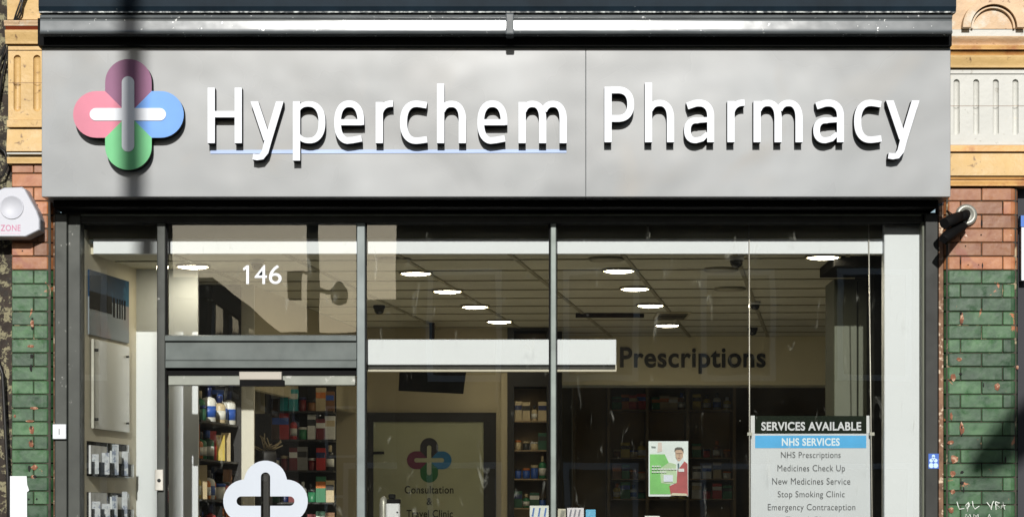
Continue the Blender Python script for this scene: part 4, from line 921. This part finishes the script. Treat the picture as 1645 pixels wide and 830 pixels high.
for s, a, bb, c, d in (('Consultation', 650, 728.5, 779.5, 792), ('&', 685.5, 694, 799, 810.5), ('Travel Clinic', 653, 727.5, 818, 830.5)): ptext('lettering', s, a, bb, c, d, CY + .010, mat('black print', (.004, .004, .004), .6), cd, .012)
g = M(); g.tube([(X(600, CY), CY - .02, Z(727, CY)), (X(617, CY), CY - .045, Z(727, CY))], .012, 8); g.build('handle', M_BLACK, cd)
tv = thing('hanging_screen', 'dark hanging screen tilted down above the consultation door', 'screen', (X(694, 4.9), 4.9, Z(600, 4.9)))
g = M(); xs0, xs1 = X(639, 4.8), X(748, 4.8)
g.add([(xs0 + .0, 4.92, Z(627, 4.9)), (xs1 - .02, 4.92, Z(632, 4.9)), (xs1 + .02, 4.74, Z(575, 4.9)), (xs0 + .02, 4.74, Z(575, 4.9)), (xs0, 4.97, Z(624, 4.9)), (xs1 - .02, 4.97, Z(629, 4.9)), (xs1 + .02, 4.79, Z(572, 4.9)), (xs0 + .02, 4.79, Z(572, 4.9))],
      [(0, 1, 2, 3), (4, 7, 6, 5), (0, 4, 5, 1), (1, 5, 6, 2), (2, 6, 7, 3), (3, 7, 4, 0)]); g.build('case', M_BLACK, tv)
g = M(); g.tube([((xs0 + xs1) / 2, 4.86, Z(575, 4.9)), ((xs0 + xs1) / 2, 4.86, CEIL - .004)], .02, 10); g.build('ceiling_mount', M_BLACK, tv)
g = M(); g.box(X(805, 5.38), X(817, 5.38), 5.3, 5.39, 0, Z(600, 5.3)); tag(g.build('pale_architrave', M_WALL), 'pale upright strip between clinic door and display cabinet', 'trim')
dcb = thing('display_cabinet', 'narrow black framed display cabinet beside the thin pale mullion', 'cabinet', (X(853, 5.3), 5.4, 0))
KY = 5.28
kx0, kx1 = X(815, KY), X(894, KY)
ki0, ki1 = X(826, KY), X(878, KY)
g = M(); g.box(kx0, ki0, KY, 5.69, 0, CEIL - .004); g.box(ki1, kx1, KY, 5.69, 0, CEIL - .004); g.box(ki0, ki1, KY, 5.69, Z(620, KY), Z(545, KY)); g.box(ki0, ki1, KY, 5.69, Z(530, KY), CEIL - .004); g.build('frame', M_RACK, dcb)
g = M(); g.box(ki0, ki1, 5.6, 5.62, 0, CEIL - .01); g.build('back_panel', mat('warm cabinet back', (.42, .30, .16), .6, 0, .1, 3), dcb)
kz = [Z(p, KY) for p in (675, 722, 768, 815)]
for z in kz: g = M(); g.box(ki0, ki1, KY + .02, 5.59, z - .01, z); g.build('shelf', mat('glass edge shelf', (.30, .22, .13), .3), dcb)
fk = [{0: ('carton', 'cream'), 1: ('carton', 'cream'), 2: ('bottle', 'cream'), 3: ('carton', 'cream')}, {0: ('tub', 'cream'), 1: ('tub', 'black'), 2: ('tub', 'cream')}, {0: ('tub', 'blue'), 1: ('tub', 'blue'), 2: ('tub', 'blue')}, {0: ('carton', 'dark green'), 1: ('bottle', 'green'), 2: ('carton', 'dark green')}]
for k, z in enumerate(kz):
    nn = 4 if k == 0 else 4
    sp = [(ki0 + .03 + .062 * i, KY + .08) for i in range(nn)]
    if k == 2: fk[k][3] = ('bottle', 'green')
    row(sp, z + .001, '%s cabinet shelf' % names[k], 'products in the narrow display cabinet', ['bottle', 'carton', 'tub'], ['cream', 'white', 'dark green', 'blue'], .056, .16 if k == 0 else (.19 if k == 2 else .14), fk[k])

# dispensary shelves
DYY = 8.1
ds = thing('dispensary_shelving', 'dim wooden dispensary shelving below the cream bulkhead', 'shelving', (X(1050, DYY), 8.3, 0))
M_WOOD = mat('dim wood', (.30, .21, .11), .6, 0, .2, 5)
g = M()
for p in (922, 978, 1040, 1105, 1180): g.box(X(p, DYY) - .012, X(p, DYY) + .012, DYY, 8.45, 0, 2.85)
g.build('upright', M_WOOD, ds)
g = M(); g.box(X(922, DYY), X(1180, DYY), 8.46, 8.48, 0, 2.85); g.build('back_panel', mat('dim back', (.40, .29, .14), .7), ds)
dz_ = [Z(p, DYY) for p in (657, 734, 768, 800)]
bays = [(978, 1040), (1040, 1105), (1105, 1180)]
for z in dz_: g = M(); g.box(X(978, DYY) + .014, X(1180, DYY) - .014, DYY + .01, 8.45, z - .012, z - .001); g.build('shelf', M_WOOD, ds)
for k, z in enumerate(dz_):
    for bi, (a, c) in enumerate(bays):
        w_ = (X(c, DYY) - X(a, DYY) - .05); n_ = 4 if bi < 2 else 4
        sp = [(X(a, DYY) + .05 + w_ / n_ * (i + .35), DYY + .08) for i in range(n_)]
        row(sp, z, '%s shelf, %s dispensary-bay' % (names[k], ('first', 'second', 'third')[bi]), 'stock on the dispensary shelves', ['carton', 'carton', 'tub', 'bottle'], ['red', 'cream', 'white', 'green', 'brown', 'yellow'], .07, .15,
            {0: ('carton', 'green'), 1: ('carton', 'orange'), 2: ('carton', 'red'), 3: ('carton', 'red')} if (k == 0 and bi == 0) else ({0: ('carton', 'green'), 1: ('carton', 'cream'), 2: ('carton', 'cream')} if (k == 0 and bi == 1) else None))

# ------------------------------------------------------------------ poster in the window
PYY = .05
wpz = thing('window_poster', 'bright green poster of a person in a red cardigan, hung low in the window', 'poster', (X(1073, PYY), PYY, Z(796, PYY)))
def q(g, pts, y): g.prism([(X(a, y), Z(c, y)) for a, c in pts], y, y + .0012)
def flat(name, pts, k, m): g = M(); q(g, pts, PYY - .0016 * k); return g.build(name, m, wpz)
g = M(); g.box(X(1042, PYY), X(1105.5, PYY), PYY + .0012, PYY + .004, Z(796.5, PYY), Z(708, PYY)); g.build('sheet', mat('poster white', (.68, .76, .76), .4, 0, .1, 6), wpz)
flat('green_block', [(1044, 729), (1044, 793), (1077, 793), (1077, 748), (1068, 729)], 1, mat('poster green', (.16, .50, .12), .4, 0, .15, 9))
flat('green_field', [(1060, 752), (1075, 742), (1086, 745), (1088, 775), (1075, 777), (1062, 775)], 2, mat('poster pale green', (.42, .58, .36), .4, 0, .15, 9))
flat('cardigan', [(1078, 795), (1075, 780), (1087, 775), (1088, 756), (1091, 747), (1099, 740), (1104.5, 744), (1105, 795)], 3, mat('poster red', (.36, .055, .06), .4, 0, .2, 14))
flat('shirt', [(1087, 742), (1089, 736), (1098, 734), (1099, 741), (1092, 750), (1089, 755)], 4, mat('poster shirt', (.60, .68, .70), .4))
flat('face', [(1084.5, 722), (1087, 719), (1096, 719), (1098, 725), (1097, 734), (1092, 740), (1089, 740), (1085.5, 733)], 5, mat('poster skin', (.50, .35, .25), .4))
flat('hair', [(1083.5, 724), (1084, 719.5), (1088, 717.5), (1095, 718), (1098, 721), (1098.2, 727), (1096.5, 724), (1094, 721.5), (1087, 722)], 6, mat('poster hair', (.06, .055, .045), .4))
flat('eyes', [(1086.5, 727), (1095.5, 727), (1095.5, 728.3), (1086.5, 728.3)], 6.5, mat('poster shade', (.20, .12, .08), .4)); flat('nose', [(1090.6, 727.5), (1092, 727.5), (1092.8, 732), (1090.2, 732)], 6.5, mat('poster nose', (.40, .27, .19), .4)); flat('mouth', [(1088.5, 734.4), (1093.5, 734.4), (1092.5, 735.7), (1089.5, 735.7)], 6.5, mat('poster lip', (.30, .12, .10), .4))
flat('tie', [(1088.5, 744), (1091, 743), (1091.5, 750), (1089, 754)], 6.5, mat('poster tie', (.06, .12, .14), .4)); flat('corner_print', [(1046, 716), (1053, 716.5), (1054, 719), (1047, 719)], 1, mat('poster corner print', (.16, .20, .20), .4)); flat('pink_tint', [(1057, 710), (1063, 710), (1064, 724), (1056, 726)], 1, mat('poster pink tint', (.62, .54, .50), .4))
flat('name_badge', [(1090, 752), (1099, 752), (1099, 757), (1090, 757)], 6, M_WHITE); flat('notice_patch', [(1066, 762), (1081, 762), (1081, 773), (1066, 773)], 6, mat('poster notice', (.66, .72, .84), .4))
g = M()
for k, (a, c) in enumerate(((1047, 1061), (1047, 1088), (1047, 1070))):
    x_ = a
    while x_ < c:
        w_ = random.uniform(2, 4); g.box(X(x_, PYY), X(min(x_ + w_, c), PYY), PYY - .0125, PYY - .0115, Z(749.4 + 4.6 * k, PYY), Z(747.2 + 4.6 * k, PYY)); x_ += w_ + 1.1
g.build('headline', M_WHITE, wpz)
flat('foot_strip', [(1077, 795), (1080, 791), (1103, 792), (1104, 795.5)], 6, mat('poster foot', (.6, .56, .42), .4))

# ------------------------------------------------------------------ services board on wires
SBY = .12
sb = thing('services_board', 'hanging list board headed SERVICES AVAILABLE with a blue NHS band', 'notice board', (X(1302, SBY), SBY, Z(900, SBY)))
g = M(); g.bbox(X(1206, SBY), X(1398.5, SBY), SBY, SBY + .012, Z(930, SBY), Z(696, SBY), .002); g.build('board', mat('board pale grey', (.60, .64, .68), .45, 0, .03, 3), sb)
g = M(); g.box(X(1206, SBY), X(1212.5, SBY), SBY + .0005, SBY + .012, Z(695.7, SBY), Z(667, SBY)); g.box(X(1392, SBY), X(1398.5, SBY), SBY + .0005, SBY + .012, Z(695.7, SBY), Z(667, SBY)); g.build('side_edge', M_WHITE, sb)
g = M(); g.box(X(1212.8, SBY), X(1391.8, SBY), SBY, SBY + .011, Z(695.7, SBY), Z(667.5, SBY)); g.build('black_header', mat('board header', (.006, .012, .006), .6, spec=.08), sb)
g = M(); g.box(X(1213, SBY), X(1391.5, SBY), SBY - .0022, SBY - .0008, Z(719, SBY), Z(699, SBY)); g.build('blue_band', mat('board blue', (.05, .40, .80), .4), sb)
M_TX = mat('grey text', (.055, .06, .065), .6)
for s, a, bb, c, d, m, of in (('SERVICES AVAILABLE', 1223, 1383.5, 677, 691, M_LETTER, .028), ('NHS SERVICES', 1256, 1349, 703, 715.5, mat('band text', (.72, .85, .95), .5), .028), ('NHS Prescriptions', 1254.5, 1350.5, 725, 738, M_TX, -.002),
        ('Medicines Check Up', 1249, 1357.5, 746, 759.5, M_TX, -.002), ('New Medicines Service', 1240.5, 1366, 767, 777.5, M_TX, -.002), ('Stop Smoking Clinic', 1249.5, 1357, 788, 801, M_TX, -.002), ('Emergency Contraception', 1233.5, 1374, 808.5, 822, M_TX, -.002), ('Travel Clinic', 1262, 1340, 829, 840, M_TX, -.002)):
    ptext('lettering', s, a, bb, c, d, SBY - .003, m, sb, of, thick=.0015)
M_WIRE = mat('steel wire', (.62, .60, .54), .4, .3)
for a, c, lb in ((1203.5, 1204.5, 'thin steel wire at the Prescriptions side of the services board'), (1395.5, 1402.5, 'thin slanting steel wire at the white board side of the services board')):
    wr = thing('hanging_wire', lb, 'wire', (X(a, .10), .10, Z(345, .1)), 'wires holding the services board')
    g = M(); g.tube([(X(a, .08), .085, 3.25), (X(c, .085), .085, Z(960, .085))], .0035, 6); g.build('wire', M_WIRE, wr)
    g = M(); xx = X(a + (c - a) * .7, .085); g.box(xx - .012, xx + .014, .078, .108, Z(699, .085), Z(694, .085)); g.build('clip', M_STEEL, wr)

# ------------------------------------------------------------------ window sill items along the bottom
tb = thing('display_ledge', 'low white display ledge just inside the window', 'ledge', (.3, .4, 0))
g = M(); g.bbox(X(600, .2), X(1200, .2), .18, .75, 1.40, 1.44, .006); g.build('top', M_WALLW, tb)
g = M()
for p in (605, 900, 1190): g.box(X(p, .2), X(p, .2) + .03, .2, .7, .0, 1.399)
g.build('support', M_WALLW, tb)
sd = thing('dispenser', 'white and chrome hand gel dispenser in front of the consultation door', 'dispenser', (X(625, .3), .3, 1.44))
yd = .3
g = M(); g.smooth = False; g.bbox(X(620, yd), X(642.5, yd), yd - .02, yd + .06, 1.441, Z(808, yd), .008); g.build('body', M_WHITE, sd)
g = M(); g.lathe((X(616, yd), yd + .02, 1.441), [(.022, 0), (.024, .01), (.024, Z(806, yd) - 1.45), (.018, Z(800, yd) - 1.441), (.004, Z(796, yd) - 1.441)], 16); g.build('metal_side', M_STEEL, sd)
g = M(); g.bbox(X(622, yd), X(643, yd), yd - .018, yd + .055, Z(808, yd) + .001, Z(801, yd), .004); g.bbox(X(624, yd), X(635, yd), yd - .01, yd + .04, Z(801, yd) + .001, Z(793, yd), .006); g.build('cap', M_BLACK, sd)
g = M(); g.lathe((X(638.5, yd), yd - .021, Z(822, yd)), [(.005, 0), (.005, .002)], 10, 'y'); g.build('button', M_BLACK, sd)
items = [(851, 886, 811, 'leaflet_stack', 'stack of white and green leaflets with blue print beside the pale mullion', (.66, .70, .66), ((.05, .15, .45), (.35, .6, .1))),
         (896, 909, 815, 'booklet', 'thin cream booklet standing just past the pale mullion', (.50, .48, .38), ((.3, .3, .25),)),
         (911, 938, 813.5, 'leaflet', 'white leaflet with grey strokes beside the blue box', (.66, .64, .68), ((.2, .2, .25),)),
         (941, 957, 816, 'box', 'small bright blue box beside the white leaflet', (.10, .42, .68), ((.15, .5, .75),)),
         (1036, 1060, 826.5, 'box', 'white box top peeping up under the green poster', (.75, .75, .75), ((.4, .4, .4),))]
for a, c, tp, nm, lb, col, acc in items:
    t = thing(nm, lb, nm.replace('_', ' '), (X((a + c) / 2, .25), .25, 1.44))
    m_ = mat(lb, col, .5, 0, .06, 10); n_ = 5 if nm == 'leaflet_stack' else 1
    for i in range(n_):
        g = M(); dx = .0; g.bbox(X(a + (i * 1.0), .2 + .02 * i), X(c - (n_ - 1 - i) * 1.0, .2 + .02 * i), .2 + .02 * i, .212 + .02 * i + (.03 if nm == 'box' else 0), 1.441, Z(tp + random.uniform(0, 2), .2), .0015); g.build('sheet' if nm != 'box' else 'carton_body', m_, t)
    g = M()
    for k in range(3 if nm != 'box' else 1):
        u0 = a + 3 + (c - a - 6) * k / 3; g.add([(X(u0, .198), .1975, Z(829, .2)), (X(u0 + 3, .198), .1975, Z(829, .2)), (X(u0 + 5, .198), .1975, Z(tp + 4, .2)), (X(u0 + 2.5, .198), .1975, Z(tp + 4, .2)),
              (X(u0, .198), .199, Z(829, .2)), (X(u0 + 3, .198), .199, Z(829, .2)), (X(u0 + 5, .198), .199, Z(tp + 4, .2)), (X(u0 + 2.5, .198), .199, Z(tp + 4, .2))], [(0, 1, 2, 3), (4, 7, 6, 5), (0, 4, 5, 1), (1, 5, 6, 2), (2, 6, 7, 3), (3, 7, 4, 0)])
    g.build('print', mat(lb + ' print', acc[0], .5), t)

# ------------------------------------------------------------------ camera, sun, sky
cam = bpy.data.cameras.new('camera'); co = bpy.data.objects.new('camera', cam); COL.objects.link(co)
cam.sensor_width = 36; cam.lens = 36 * F / 1645; cam.clip_end = 1000; cam.clip_start = .1
cam.shift_x = (822.5 - 822) / 1645; cam.shift_y = (838 - 415) / 1645
co.location = (0, -D, 1.6); co.rotation_euler = (R(90), 0, 0); S.camera = co
EL, AZ = 22.6, .5       # sun above the horizon; azimuth towards -x seen from the shop
sd_ = Vector((-math.sin(R(AZ)) * math.cos(R(EL)), -math.cos(R(AZ)) * math.cos(R(EL)), math.sin(R(EL))))
sun = bpy.data.lights.new('sun', 'SUN'); sun.energy = 4.9; sun.angle = R(.42); sun.color = (1, .97, .93)
so = bpy.data.objects.new('sun', sun); COL.objects.link(so); so.location = sd_ * 50; so.rotation_euler = sd_.to_track_quat('Z', 'Y').to_euler()
w = bpy.data.worlds.new('World'); S.world = w; w.use_nodes = True; nt = w.node_tree; bg = nt.nodes['Background']
sky = nt.nodes.new('ShaderNodeTexSky'); sky.sky_type = 'NISHITA'; sky.sun_disc = False; sky.sun_elevation = R(EL)
sky.sun_rotation = math.atan2(sd_.x, sd_.y); sky.air_density = 1.0; sky.dust_density = .8
nt.links.new(sky.outputs[0], bg.inputs[0]); bg.inputs[1].default_value = .072
S.view_settings.view_transform = 'Standard'; S.view_settings.look = 'None'; S.view_settings.exposure = 0.0; S.view_settings.gamma = 1
S.cycles.max_bounces = 10; S.cycles.diffuse_bounces = 5; S.cycles.transparent_max_bounces = 24; S.cycles.use_denoising = True; S.cycles.sample_clamp_indirect = 6
S.cycles.caustics_reflective = False
